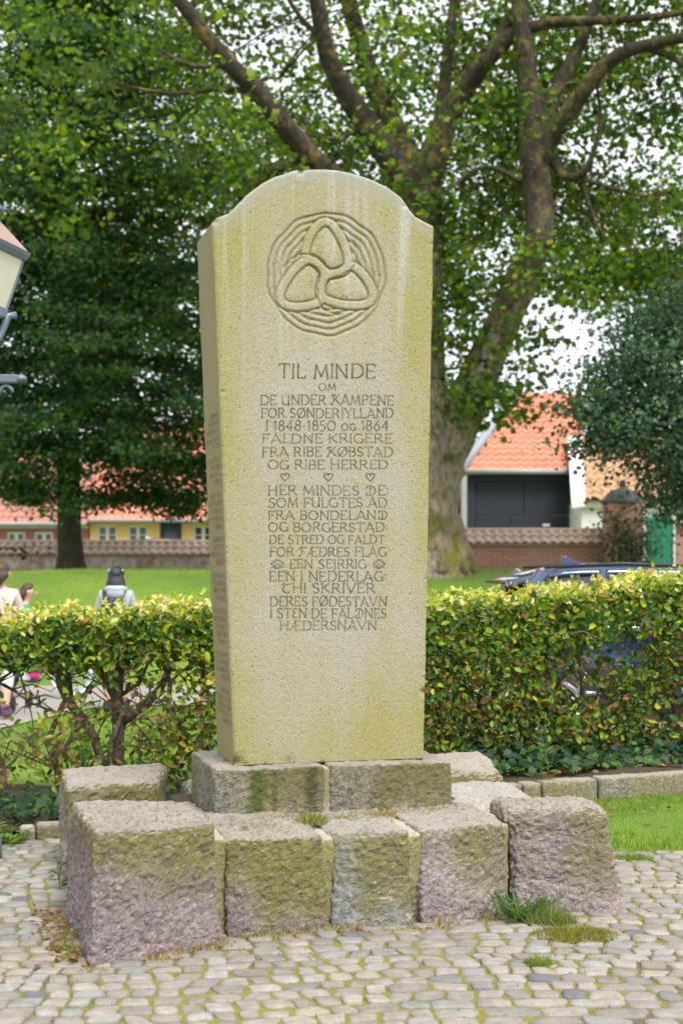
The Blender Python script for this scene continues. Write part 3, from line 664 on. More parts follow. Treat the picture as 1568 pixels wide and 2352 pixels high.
# ---- stroke lettering: thin roman capitals, carved and darkened
def arc(cx, cy, rx, ry, a0, a1, n=14):
    return [(cx+rx*math.cos(R(a0+(a1-a0)*i/n)), cy+ry*math.sin(R(a0+(a1-a0)*i/n))) for i in range(n+1)]
def sf(x, y, w=0.09): return [(x-w, y), (x+w, y)]
GL = {
 'A': (.82, [[(0,0),(.40,1)],[(.40,1),(.82,0)],[(.13,.30),(.69,.30)],sf(0,0,.07),sf(.82,0,.07),[(.26,1),(.44,1)]]),
 'B': (.66, [[(.08,0),(.08,1)],[(0,1)]+arc(.36,.765,.22,.235,90,-90)+[(.08,.53)],[(.08,.53)]+arc(.38,.265,.26,.265,90,-90)+[(0,0)]]),
 'D': (.84, [[(.08,0),(.08,1)],[(0,1)]+arc(.36,.5,.46,.5,90,-90)+[(0,0)]]),
 'E': (.62, [[(.08,0),(.08,1)],[(0,1),(.58,1),(.60,.88)],[(.08,.52),(.46,.52)],[(0,0),(.60,0),(.63,.13)],sf(.46,.52,.0)]),
 'F': (.60, [[(.08,0),(.08,1)],[(0,1),(.58,1),(.60,.88)],[(.08,.52),(.46,.52),(.46,.44)],sf(.08,0)]),
 'G': (.82, [arc(.43,.5,.41,.5,48,332,20),[(.79,.02),(.79,.42)],sf(.75,.42,.13)]),
 'H': (.80, [[(.08,0),(.08,1)],[(.72,0),(.72,1)],[(.08,.52),(.72,.52)],sf(.08,0),sf(.08,1),sf(.72,0),sf(.72,1)]),
 'I': (.18, [[(.09,0),(.09,1)],sf(.09,0),sf(.09,1)]),
 'i': (.18, [[(.09,0),(.09,1)],sf(.09,0),[(.09,1.13),(.09,1.2)]]),
 'J': (.26, [[(.20,1),(.20,-.06),(.14,-.17),(.02,-.22)],sf(.18,1)]),
 'K': (.74, [[(.08,0),(.08,1)],[(.66,1),(.10,.46)],[(.24,.58),(.74,0)],sf(.08,0),sf(.08,1),sf(.66,1,.07)]),
 'k': (.86, [arc(.05,.10,.10,.10,180,330,6)+[(.22,.32),(.28,1)],[(.02,.82)]+arc(.22,.78,.20,.22,170,60,8)+[(.42,1)],[(.78,1),(.30,.48)],[(.42,.58),(.88,0)],sf(.80,1,.07)]),
 'L': (.60, [[(.08,0),(.08,1)],[(0,0),(.56,0),(.60,.14)],sf(.08,1)]),
 'M': (1.0, [[(.06,0),(.16,1)],[(.16,1),(.50,.12)],[(.50,.12),(.84,1)],[(.84,1),(.94,0)],sf(.06,0,.07),sf(.94,0,.07)]),
 'N': (.84, [[(.08,0),(.08,1)],[(.02,1),(.08,1),(.76,0)],[(.76,0),(.76,1)],sf(.08,0),sf(.76,1)]),
 'O': (.90, [arc(.45,.5,.43,.5,0,360,28)]),
 'P': (.62, [[(.08,0),(.08,1)],[(0,1)]+arc(.34,.75,.24,.25,90,-90)+[(.08,.50)],sf(.08,0)]),
 'R': (.74, [[(.08,0),(.08,1)],[(0,1)]+arc(.36,.75,.24,.25,90,-90)+[(.08,.50)],[(.34,.50),(.74,0)],sf(.08,0)]),
 'S': (.58, [arc(.29,.75,.23,.25,28,270,14)+arc(.29,.25,.25,.25,90,-152,14)]),
 's': (.66, [arc(.36,.75,.23,.25,28,270,14)+arc(.34,.22,.27,.28,90,-150,14)+[(-.02,.14)]]),
 'T': (.72, [[(.36,0),(.36,1)],[(.0,.86),(.02,1),(.70,1),(.72,.86)],sf(.36,0)]),
 't': (.80, [arc(.46,.42,.36,.42,110,320,16),[(.02,.80),(.16,.98),(.46,.90),(.80,1.0)]]),
 'U': (.80, [[(.08,1),(.08,.36)]+arc(.40,.36,.32,.36,180,360,14)[1:]+[(.72,1)],sf(.08,1),sf(.72,1),[(.72,.4),(.72,0)]]),
 'V': (.80, [[(.0,1),(.40,0)],[(.40,0),(.80,1)],sf(0,1,.07),sf(.80,1,.07)]),
 'Y': (.76, [[(.0,1),(.38,.46)],[(.76,1),(.38,.46)],[(.38,.46),(.38,0)],sf(0,1,.07),sf(.76,1,.07),sf(.38,0)]),
 'Æ': (1.08, [[(0,0),(.52,1)],[(.52,0),(.52,1)],[(.14,.32),(.52,.32)],[(.40,1),(1.02,1),(1.04,.88)],[(.52,.52),(.90,.52)],[(.52,0),(1.04,0),(1.07,.13)],sf(0,0,.07)]),
 'Ø': (.90, [arc(.45,.5,.43,.5,0,360,28),[(.10,-.06),(.80,1.06)]]),
 'd': (.92, [[(.40,.05),(.46,.95)],[(.06,.70)]+arc(.30,.78,.22,.22,190,90,8)+arc(.42,.5,.46,.5,86,-100,18)+arc(.2,.14,.16,.14,270,90,8)]),
 'f': (.72, [arc(.08,.10,.09,.10,180,330,6)+[(.26,.34),(.32,.96)],[(.0,.80)]+arc(.20,.78,.18,.22,170,80,8)+[(.70,1.0),(.72,.9)],[(.28,.52),(.52,.52)]]),
 'e': (.52, [arc(.30,.76,.22,.24,40,270,12)+arc(.30,.26,.26,.26,90,320,12)]),
 'o': (.66, [arc(.33,.34,.31,.34,0,360,22)]),
 'g': (.60, [arc(.31,.34,.29,.34,48,332,16),[(.57,.04),(.57,.30)],sf(.52,.30,.09)]),
 '0': (.80, [arc(.40,.5,.38,.5,0,360,26)]),
 '1': (.26, [[(.16,0),(.16,1),(.0,.84)]]),
 '4': (.66, [[(.46,-.04),(.50,1),(.02,.32),(.66,.32)]]),
 '5': (.56, [[(.52,1),(.14,1),(.08,.58)]+arc(.24,.29,.28,.31,100,-130,14)]),
 '6': (.60, [[(.50,1.02),(.22,.72),(.06,.38)]+arc(.30,.30,.26,.30,170,-190,20)]),
 '8': (.60, [arc(.30,.77,.21,.24,270,630,20),arc(.30,.27,.26,.27,90,450,20)]),
 '-': (.34, [[(.02,.46),(.32,.46)]]),
 ':': (.12, [[(.06,.60),(.06,.72)],[(.06,.22),(.06,.34)]]),
}
HEART = [[(.5,.05),(.18,.38),(.04,.66)]+arc(.27,.76,.23,.22,200,20,10)+[(.5,.68)]+arc(.73,.76,.23,.22,160,-20,10)+[(.82,.38),(.5,.05)]]
FLOWER = [[(.02,.12),(.30,.16),(.42,.02),(.5,.12),(.58,.02),(.72,.16),(.98,.12)], [(.18,.30),(.03,.50),(.16,.62),(.24,.78),(.34,.74),(.40,.96),(.5,.84),(.60,.96),(.68,.74),(.78,.78),(.86,.60),(.97,.50),(.82,.30)],
          [(.36,.22),(.30,.5)],[(.5,.2),(.5,.56)],[(.64,.22),(.70,.5)],[(.18,.30),(.30,.22)],[(.82,.30),(.70,.22)]]
ROWS = [('TIL MINDE',300,1040,155,262),('OM',610,740,305,358),('DE UNDER kAMPENE',160,1185,395,470),('FOR SØNDERJYLLAND',165,1185,497,570),
 ('I 1848-1850 og 1864',203,1148,592,668),('FALDNE KRIGERE',175,1175,695,765),('FRA RIBE kØBSTAD',175,1180,797,868),('OG RIBE HERRED',218,1140,897,965),
 ('HER MINDES dE:',220,1145,1095,1168),('sOM FULGTES AD',218,1138,1190,1262),('FRA BONDELANd',220,1138,1290,1358),('OG BORGERSTAD:',222,1138,1382,1450),
 ('DE sTRED OG FALDT',228,1115,1480,1545),('FOR fÆDRES FLAG',230,1130,1572,1642),('EEN sEJRRIG',385,975,1668,1735),('EEN I NEDERLAG:',230,1130,1760,1835),
 ('tHI SKRiVER',322,1045,1852,1925),('DERES FØDESTAVN',232,1132,1955,2028),('I sTeN DE FALdNES',232,1132,2045,2118),('HÆDERSNAVN',312,1055,2140,2210)]
class Ribbons:
    def __init__(s): s.v = []; s.f = []
    def stroke(s, pts, w, to3):
        "pts: polyline on the face (u, z); w: width"
        pts = [Vector(p) for p in pts]
        for a, b in zip(pts[:-1], pts[1:]):
            d = b-a
            if d.length < 1e-6: continue
            d.normalize(); ww = w*(0.62+0.55*abs(d.y))*random.uniform(0.85, 1.12)/2
            n = Vector((-d.y, d.x))*ww; e = d*ww*0.5
            i = len(s.v)
            s.v += [to3(*(a-e+n)), to3(*(a-e-n)), to3(*(b+e-n)), to3(*(b+e+n))]; s.f.append((i, i+1, i+2, i+3))
    def build(s, name, mat, parent):
        return mesh_np(name, np.array(s.v), [np.array(s.f)], mat, parent)
def face3(u, z): return (u-uBL, -0.0022, z-ZB)
def crop2(cx, cy):
    sx, sy = 600+cx/3.0955, 860+cy/3.0955
    u, z, _ = on_plane(sx/1.08865, sy/1.08865); return u, z
def mat_letters():
    m = M('carved_letter_paint'); v = m.obj(); f = m.noise(38, 4, 0.7, v); q = m.noise(4, 3, 0.6, v); g = m.noise(170, 4, 0.8, v)
    wear = m.ramp(m.math('ADD', m.math('MULTIPLY', f, 0.7), m.math('MULTIPLY', q, 0.35)), [(0.47, 0), (0.64, 1)])
    col = m.mix(m.math('MULTIPLY', wear, 0.7), m.mix(g, (0.032, 0.036, 0.032), (0.075, 0.075, 0.062)), (0.26, 0.23, 0.14))
    return m.done(m.bsdf(col, 0.9))
LET = mat_letters()
rb = Ribbons()
def letters(rbn, text, x0, x1, y0, y1, w=0.088):
    gap = 0.17; sp = 0.40
    tot = 0; items = []
    for ch in text:
        if ch == ' ': tot += sp; continue
        items.append((tot, ch)); tot += GL[ch][0]+gap
    tot -= gap; H = y1-y0; kx = (x1-x0)/tot
    for off, ch in items:
        jx, jy, jr = random.gauss(0, .012), random.gauss(0, .02), random.gauss(0, .02)
        for pl in GL[ch][1]:
            q = [crop2(x0+(off+px+jx+jr*py)*kx, y1-(py*(1+random.gauss(0, .006))+jy)*H) for px, py in pl]
            hh = crop2(x0, y0)[1]-crop2(x0, y1)[1]
            rbn.stroke(q, hh*w, face3)
for t in ROWS: letters(rb, *t)
for cx_ in (348, 683, 1007):
    for pl in HEART: rb.stroke([crop2(cx_-35+px*70, 1062-py*62) for px, py in pl], 0.0046, face3)
for x0, x1 in ((235, 345), (1025, 1125)):
    for pl in FLOWER: rb.stroke([crop2(x0+px*(x1-x0), 1738-py*74) for px, py in pl], 0.0036, face3)
o = rb.build('inscription', LET, root)
# worn rows of small carving on the left edge, no longer legible
def mat_worn():
    m = M('worn_carving'); v = m.obj(); f = m.noise(30, 4, 0.7, v)
    return m.done(m.bsdf(m.mix(f, (0.11, 0.09, 0.045), (0.20, 0.17, 0.09)), 0.9))
WORN = mat_worn(); rs_ = Ribbons()
def side3(v, z):
    t = min(1, (z-ZB)/(zsh-ZB)); return (uBL+(uTL-uBL)*t-uBL-0.0075, v, z-ZB)
zz = 2.32
for grp in (5, 4, 5, 4, 4, 5, 4, 5, 4, 4):
    for r_ in range(grp):
        vv = 0.05; end = random.uniform(0.30, 0.43) if r_ != grp-1 else random.uniform(0.2, 0.3)
        while vv < end:
            hh = 0.026
            for _ in range(random.choice((1, 2, 2, 3))):
                a0 = (vv+random.uniform(0, .012), zz+random.choice((0, 0, hh*.5))); b0 = (vv+random.uniform(0, .014), zz+random.choice((hh, hh, hh*.5)))
                rs_.stroke([a0, b0], 0.0036, side3)
            vv += random.choice((0.019, 0.019, 0.019, 0.034))
        zz -= 0.037
    zz -= 0.028
    if zz < 0.85: break
rs_.build('worn_inscription', WORN, root)
# ------------------------------------------------------------------ trees
def mat_bark(name, c1, c2, moss=0.4, mosscol=(0.05, 0.062, 0.012), lichen=0.25, lich=(0.36, 0.27, 0.06), pale=None):
    m = M(name); v = m.gen()
    a = m.noise(3.0, 6, 0.65, m.map(v, (1, 1, 0.35))); b = m.noise(14, 5, 0.7, m.map(v, (1, 1, 0.4))); c = m.noise(1.1, 5, 0.6, v)
    nrm = m.n('ShaderNodeNewGeometry').outputs['Normal']; nx, ny, nz = m.sep(nrm)
    col = m.mix(m.ramp(a, [(0.3, 0), (0.7, 1)]), c1, c2)
    if pale: col = m.mix(m.math('MULTIPLY', m.ramp(m.math('MULTIPLY', m.sep(v)[2], 0.1), [(0.50, 1), (0.82, 0)]), m.ramp(a, [(0.3, 0.45), (0.62, 1)])), col, pale)
    col = m.mix(m.math('MULTIPLY', m.ramp(b, [(0.4, 1), (0.55, 0)]), 0.6), col, tuple(q*0.35 for q in c1))
    f = m.math('ADD', m.math('MULTIPLY', nx, -0.35), m.math('ADD', m.math('MULTIPLY', nz, 0.25), m.math('MULTIPLY', m.math('SUBTRACT', c, 0.5), 3.0)))
    col = m.mix(m.math('MULTIPLY', m.ramp(f, [(0.0, 0), (0.35, 1)]), moss), col, m.mix(b, tuple(q*0.6 for q in mosscol), tuple(q*1.5 for q in mosscol)))
    col = m.mix(m.math('MULTIPLY', m.ramp(m.noise(4.2, 5, 0.7, v), [(0.52, 0), (0.63, 1)]), lichen), col, lich)
    if pale: col = m.mix(m.math('MULTIPLY', m.ramp(m.math('MULTIPLY', m.sep(v)[2], 0.1), [(0.17, 1), (0.34, 0)]), m.ramp(m.noise(2.2, 5, 0.65, v), [(0.42, 0), (0.6, 0.95)])), col, m.mix(b, (0.10, 0.10, 0.012), (0.26, 0.23, 0.03)))
    return m.done(m.bsdf(col, 0.95, m.bump(m.math('ADD', a, b), 0.9, 0.05)))
BARK = mat_bark('maple_bark', (0.020, 0.015, 0.011), (0.070, 0.052, 0.038), 0.85, (0.040, 0.045, 0.010), 0.30, (0.40, 0.28, 0.06), (0.40, 0.325, 0.26))
BARK2 = mat_bark('dark_bark', (0.045, 0.036, 0.026), (0.10, 0.085, 0.06), 0.5, lichen=0.1)
LEAF_T = leaf_mat('maple_leaves', 0.52, 0.5, 0.3)
LEAF_D = leaf_mat('dense_leaves', 0.48, 0.5, 0.3)
LEAF_B = leaf_mat('blue_green_leaves', 0.38, 0.45, 0.4)

def limb(mb, pts, n=14, wob=0.10, seed=0, flare=None):
    "pts: (px, py, depth, diameter px)"
    W_ = [P(a, b, y) for a, b, y, d in pts]; rr = [d/2*y/F for a, b, y, d in pts]
    # smooth the polyline
    Q, Rr = [], []
    m = len(W_)
    for i in range(m-1):
        p0, p1, p2, p3 = W_[max(i-1, 0)], W_[i], W_[i+1], W_[min(i+2, m-1)]
        for k in range(5):
            t = k/5
            Q.append(0.5*((2*p1)+(p2-p0)*t+(2*p0-5*p1+4*p2-p3)*t*t+(3*p1-p0-3*p2+p3)*t**3)); Rr.append(rr[i]*(1-t)+rr[i+1]*t)
    Q.append(W_[-1]); Rr.append(rr[-1])
    mb.tube(Q, Rr, n, True, wob, seed); return Q
def crown(name, centres, per, spread, size, mat, cols, wts, parent, jit=0.15, shape=LEAF_HEX, flat=0.45, tone=0.25):
    "leaf clusters round the given points"
    C = np.asarray(centres, float); k = len(C)
    per_ = rng.integers(int(per*0.6), int(per*1.4), k); idx = np.repeat(np.arange(k), per_); n = len(idx)
    sp = np.asarray(spread, float)
    sc = rng.uniform(0.6, 1.25, k)[idx][:, None]
    pos = C[idx]+rng.standard_normal((n, 3))*sp*sc
    nr = unit(rng.standard_normal((n, 3))+np.array([0, -0.15, 1.0])*(1.3-flat))
    ax = rng.standard_normal((n, 3)); ax[:, 2] -= 0.5
    ax = unit(ax-nr*np.sum(ax*nr, 1, keepdims=True))
    L = size*rng.uniform(0.65, 1.25, n)
    col = pick(n, cols, wts, jit)*np.clip(1+tone*rng.standard_normal(k), 0.5, 1.7)[idx][:, None]
    return leaves(name, pos, ax, nr, L, L*rng.uniform(0.75, 1.0, n), col, mat, shape, parent)
def interp(xs_, ys_): return lambda x: np.interp(x, xs_, ys_)

# --- the old maple behind the memorial
tr = empty('maple_tree', P(1000, 1300, 26)); TB = tr.location.copy()
tag(tr, 'old many stemmed maple with pale flaking bark right behind the memorial stone', 'tree')
mb = MB(); skel = []
LIMBS = [
 [(990,1335,26,200),(988,1290,26,176),(980,1200,26,158),(976,1080,26,152),(972,960,26,138),(966,850,26,116),(962,700,26,108),(960,560,26,106),(960,440,26,112)],
 [(1000,1120,26,100),(1040,1000,25.9,104),(1082,900,25.8,92),(1128,800,25.6,82),(1170,710,25.4,78),(1208,620,25.2,74),(1234,540,25,68),(1236,470,25,66),(1226,380,25,68),(1222,300,25,62),(1214,200,25,48),(1203,100,25,40),(1190,0,25,34),(1185,-90,25,28)],
 [(1232,330,25,50),(1264,240,25,38),(1302,160,25,34),(1335,90,25,28),(1362,20,25,24),(1395,-80,25,18)],
 [(1228,390,25,56),(1262,320,24.8,48),(1310,250,24.5,42),(1345,200,24.3,38),(1380,158,24.2,36),(1430,122,24,32),(1500,100,23.8,28),(1568,86,23.6,22),(1680,60,23.4,15)],
 [(1480,106,23.9,22),(1540,130,23.8,16),(1600,175,23.6,12),(1650,230,23.5,8)],
 [(955,460,26,84),(900,372,26,64),(845,288,25.8,56),(798,220,25.6,50),(765,158,25.4,44),(742,90,25.2,40),(728,0,25,36),(715,-90,25,30)],
 [(962,430,26,74),(925,340,26.4,58),(885,258,26.7,52),(850,170,27,46),(825,90,27,42),(800,0,27,38),(790,-90,27,30)],
 [(968,440,26,80),(1000,345,25.8,66),(1030,262,25.7,56),(1075,190,25.5,50),(1120,130,25.3,46),(1165,88,25.2,38),(1220,62,25,28),(1290,50,24.8,24),(1400,46,24.6,20),(1500,38,24.4,17),(1620,20,24.2,12)],
 [(1012,300,25.8,34),(1018,205,25.8,28),(1030,100,25.8,24),(1042,0,25.8,22),(1048,-90,25.8,16)],
 [(1120,132,25.3,38),(1160,66,25.3,30),(1198,0,25.3,26),(1235,-80,25.3,18)],
 [(962,640,26,84),(900,545,25.4,64),(820,455,24.8,58),(725,375,24.2,56),(655,290,23.8,50),(592,212,23.5,44),(530,150,23.2,40),(465,70,23,36),(408,-5,22.8,32),(340,-100,22.6,24)],
 [(700,350,24.1,26),(645,385,24,22),(608,405,24,16),(575,440,24,10)],
 [(1268,370,25,26),(1300,405,24.8,22),(1335,400,24.6,18),(1358,360,24.5,13),(1378,280,24.4,10),(1370,200,24.4,6)],
 [(1320,405,24.7,12),(1400,430,24.5,10),(1480,450,24.3,8),(1540,440,24.2,5)],
 [(1340,420,24.7,10),(1352,470,24.6,8),(1370,520,24.5,5)],
 [(1200,420,25,14),(1130,385,24.8,10),(1080,395,24.6,7),(1040,430,24.5,5)],
 [(590,210,23.5,18),(500,205,23.3,12),(400,215,23.2,9),(300,200,23,6)],
 [(640,290,23.8,14),(600,190,23.7,10),(640,180,23.6,7)],
 [(530,150,23.2,14),(440,150,23,10),(360,110,22.9,6)],
 [(845,288,25.8,14),(760,320,25.6,9),(690,300,25.4,5)],
 [(742,90,25.2,16),(690,40,25,11),(640,-40,24.8,8)],
 [(1075,190,25.5,14),(1110,240,25.4,9),(1160,265,25.3,6)],
]
for k, L_ in enumerate(LIMBS): skel += [q for q in limb(mb, L_, 22 if k < 2 else 12, 0.16 if k < 2 else 0.09, k)][3:]
# root flare
for an in range(0, 360, 40):
    d = Vector((math.cos(R(an)), math.sin(R(an)), 0)); b0 = P(992, 1250, 26)
    mb.tube([b0+d*0.42+Vector((0, 0, 0.15)), b0+d*0.58+Vector((0, 0, -0.18)), b0+d*0.74+Vector((0, 0, -0.52))], [0.18, 0.16, 0.10], 8, True, 0.2, an)
MAPLE_C = [(0.055, 0.115, 0.014), (0.085, 0.165, 0.016), (0.13, 0.215, 0.018), (0.040, 0.095, 0.026), (0.19, 0.245, 0.022), (0.15, 0.12, 0.025)]
MAPLE_W = [3, 3.2, 2.2, 2, 0.9, 0.25]
zlow = interp([-9, -4, -2.5, -0.5, 0.6, 1.6, 2.6, 3.0, 3.8, 4.4, 5.0, 6.5, 9], [7.4, 8.0, 8.2, 8.6, 8.2, 7.2, 7.0, 8.0, 7.9, 7.3, 6.7, 6.3, 6.3])
cs = []
while len(cs) < 1560:
    x = random.uniform(-8.5, 9.0); y = random.uniform(21.0, 34.0); z = random.uniform(5.2, 15.5)
    if ((x-0.8)/10.2)**2+((y-26)/8.6)**2+(max(0, z-8.5)/7.5)**2 > 1: continue
    if z < 1.6+(float(zlow(x))-1.6)*(0.35+0.65*y/26)+0.5*noise.noise(Vector((x*1.3, y*1.3, 3))): continue
    nv = noise.fractal(Vector((x*0.42, y*0.42, z*0.75)), 0.8, 2, 3)
    if nv < (-0.20 if x > 2.5 else -0.06 if x > -3 else 0.03): continue
    if x < -3 and random.random() < 0.55: continue
    if y < 25.2 and -4.5 < x < 6.0 and random.random() < 0.88: continue
    cs.append((x, y, z))
# hanging lower sprays
def spray(lst, px, py, Y, n, sx, sy, sz=0.5):
    for _ in range(n):
        lst.append(P(px+random.gauss(0, sx), py+random.gauss(0, sy), Y+random.gauss(0, sz)))
for a in ((1075,720,25.4,13,30,60),(1100,640,25.2,9,35,35),(1045,810,25.6,9,22,40),(1085,880,25.2,4,22,14),(1130,905,25.0,5,35,16),(1165,945,24.9,4,24,14),(1075,940,25.3,3,14,16),
          (1205,765,24.6,3,20,8),(1180,830,24.6,3,20,8),(1240,790,24.5,2,22,6),(1160,905,24.8,4,20,16),
          (1380,635,24,16,70,24),(1450,625,24,14,60,26),(1290,600,24,6,36,30),(1520,700,23.8,6,40,25),(620,420,24,8,60,20),(560,330,23.6,10,60,40),
          (1010,560,25.6,7,16,60),(1000,640,26.5,5,12,40),(1015,470,25.6,5,18,30),(930,415,25.0,4,26,18)):
    spray(cs, *a)
cs_near = [c for c in cs]
C0 = np.array([tuple(c) for c in cs])-np.array(TB)
crown('crown', C0, 46, (0.40, 0.40, 0.20), 0.125, LEAF_T, MAPLE_C, MAPLE_W, tr, 0.18, LEAF_MAPLE, 0.50, 0.38)
# twigs joining clusters to the limbs
sk = np.array([tuple(q) for q in skel]); used = {}
for c in random.sample([tuple(c) for c in cs], 900):
    d = np.linalg.norm(sk-np.array(c), axis=1); j = int(np.argmin(d))
    if d[j] > 3.2 or used.get(j, 0) > 1: continue
    used[j] = used.get(j, 0)+1
    a, b = Vector(sk[j]), Vector(c); mid = (a+b)/2+Vector((random.gauss(0, .2), random.gauss(0, .2), random.uniform(0, .35)))
    r0 = 0.010+0.008*d[j]/2
    mb.tube([a, (a+mid)/2+Vector((0, 0, .06)), mid, b], [r0, r0*0.8, r0*0.6, 0.006], 5, False)
mb.v = [tuple(Vector(p)-TB) for p in mb.v]
mb.build('trunk', BARK, tr, True)

# --- the dense tree on the left
tl = empty('linden_tree', P(165, 1302, 33)); TB2 = tl.location.copy()
tag(tl, 'dense dark green tree with drooping layered branches on the grassy mound', 'tree')
mb = MB(); sk2 = []
sk2 += limb(mb, [(165,1330,33,84),(164,1300,33,66),(162,1265,33,58),(160,1220,33,57),(159,1150,33,54),(158,1050,33,50),(160,900,33,46),(166,700,33,40),(160,480,33,32),(165,250,33,24),(160,40,33,14)], 18, 0.10, 50)
for an in range(0, 360, 45):
    d = Vector((math.cos(R(an)), math.sin(R(an)), 0)); b0 = P(164, 1280, 33)
    mb.tube([b0+d*0.17+Vector((0, 0, 0.25)), b0+d*0.24+Vector((0, 0, -0.1)), b0+d*0.36+Vector((0, 0, -0.38))], [0.10, 0.09, 0.05], 8, True, 0.2, an)
cs2 = []
z = 4.2; tier = 0
while z < 15.5:
    rad = 4.9*math.sqrt(max(0.05, 1-((z-6.0)/10.2)**2))*random.uniform(0.9, 1.05)
    nb = random.randint(7, 9); a0 = random.uniform(0, 360)
    for b in range(nb):
        an = R(a0+b*360/nb+random.gauss(0, 9)); ln = rad*random.uniform(0.78, 1.08)
        dr = random.uniform(0.04, 0.20) if z < 5.5 else random.uniform(0.10, 0.32) if z < 9 else random.uniform(-0.25, 0.15)
        d = Vector((math.cos(an), math.sin(an), 0)); base = Vector((TB2.x, TB2.y, z))
        pts = [base, base+d*ln*0.35+Vector((0, 0, 0.25)), base+d*ln*0.7+Vector((0, 0, 0.15-dr*ln*0.3)), base+d*ln+Vector((0, 0, -dr*ln))]
        mb.tube(pts, [0.06, 0.045, 0.03, 0.01], 6, False)
        for t in np.linspace(0.16, 1.0, 9):
            i = min(2, int(t*3)); q = pts[i].lerp(pts[i+1], t*3-i)
            w_ = 0.55*t+0.15
            for _ in range(3 if t > 0.3 else 2):
                cs2.append(q+Vector((random.gauss(0, w_*0.75), random.gauss(0, w_*0.75), random.gauss(-0.06, 0.12))))
    z += 0.66 if z < 9 else 0.95; tier += 1
for a in ((300,1146,33,24,60,18),(400,1140,33,32,50,20),(450,1080,33,18,40,34),(330,1090,32,16,70,22),(60,1132,33,28,50,18),(235,1146,32,9,26,13),(30,1100,32,14,30,22),(440,900,33,34,40,90),(400,700,33,30,60,100),(300,1040,32,24,110,40),(160,1060,30.5,26,60,60),(60,1030,32,18,60,50),(170,900,29.5,22,60,90),(180,720,29.5,20,70,90)): spray(cs2, *a)
mb.v = [tuple(Vector(p)-TB2) for p in mb.v]
mb.build('trunk', BARK2, tl, True)
LIND_C = [(0.030, 0.080, 0.038), (0.045, 0.115, 0.028), (0.075, 0.145, 0.018), (0.060, 0.130, 0.085), (0.135, 0.195, 0.016)]
crown('crown', np.array([tuple(c) for c in cs2])-np.array(TB2), 46, (0.31, 0.31, 0.075), 0.115, LEAF_D, LIND_C, [3.4, 3, 2.0, 2.4, 0.6], tl, 0.18, LEAF_HEX, 0.15, 0.28)

# --- loose trees further back, beyond the walls
def back_tree(name, label, base, cz, rad, n, cols, wts, size=0.2, bark=BARK2, mat=LEAF_D):
    o = empty(name, base); tag(o, label, 'tree', 'trees beyond the walls')
    mb = MB(); mb.tube([(0, 0, -0.3), (0.05, 0, cz*0.4), (0, 0, cz), (0, 0, cz+rad[2]*0.7)], [0.28, 0.2, 0.14, 0.03], 10, True, 0.1)
    c = []
    while len(c) < n:
        d = Vector((random.uniform(-1, 1), random.uniform(-1, 1), random.uniform(-1, 1)))
        if d.length > 1 or d.length < 0.25: continue
        q = Vector((d.x*rad[0], d.y*rad[1], cz+d.z*rad[2]))
        if noise.noise(q*0.55+Vector(base)) < -0.12: continue
        c.append(q)
    for q in random.sample(c, 30): mb.tube([(0, 0, cz*random.uniform(0.6, 1.1)), q*0.5+Vector((0, 0, cz*0.4)), q], [0.07, 0.04, 0.01], 5, False)
    mb.build('trunk', bark, o, True)
    crown('crown', np.array([tuple(q) for q in c]), 30, (0.5, 0.5, 0.28), size, mat, cols, wts, o, 0.18, LEAF_HEX, 0.5, 0.25)
back_tree('ash_tree', 'light green tree crown filling the upper left corner beyond the houses', (-9.0, 60, 0.8), 13.0, (5.0, 4, 6.0), 150, MAPLE_C, MAPLE_W, 0.26)

# --- the blue-green evergreen oak at the right
tq = empty('holm_oak', (5.6, 21.5, 0.0)); tq.location.z = float(ground_h(5.6, 21.5)); TB3 = tq.location.copy()
tag(tq, 'dark blue green tree hanging over the green door at the right edge', 'tree')
mb = MB(); mb.tube([(0, 0, -0.3), (0.05, 0.05, 0.9), (-0.1, 0, 1.8), (-0.2, 0, 2.8), (-0.2, 0, 4.2)], [0.24, 0.18, 0.15, 0.11, 0.05], 12, True, 0.12)
cs3 = []
def blob(px, py, Y, n, sx, sy, sd): spray(cs3, px, py, Y, n, sx, sy, sd)
for a in ((1450,925,21.5,64,70,60,.7),(1540,890,21.5,70,60,80,.8),(1500,1010,21.5,42,56,30,.7),(1578,1080,21.5,56,34,50,.7),(1395,905,21.3,26,34,40,.5),(1372,970,21.3,14,20,30,.4),(1440,845,21.5,24,40,36,.5),(1330,1010,21.2,5,16,30,.3),(1480,760,21.4,10,34,22,.4),(1470,880,21.2,8,60,50,.4),
          (1500,780,21.5,34,50,40,.6),(1400,1000,21.2,14,26,20,.4),(1640,950,21.5,110,60,110,.9),(1750,950,21.8,90,80,120,1),(1560,740,21.5,30,30,36,.5),(1515,1105,21.3,10,24,20,.3),(1497,1165,21.3,3,10,12,.2),(1562,1170,21.3,12,14,20,.3)): blob(*a)
cs3 = [Vector(c)-TB3 for c in cs3]
for q in random.sample(cs3, 60): mb.tube([(-0.15, 0, random.uniform(1.4, 3.6)), q*0.55+Vector((-0.1, 0, 1.3)), q], [0.05, 0.03, 0.006], 5, False)
mb.build('trunk', BARK2, tq, True)
crown('crown', np.array([tuple(q) for q in cs3]), 40, (0.27, 0.27, 0.13), 0.080, LEAF_B, [(0.040, 0.090, 0.056), (0.055, 0.125, 0.080), (0.030, 0.068, 0.038), (0.095, 0.165, 0.085), (0.075, 0.135, 0.024)], [3, 2.5, 2.5, 1.2, 1], tq, 0.2, LEAF_HEX, 0.55, 0.28)

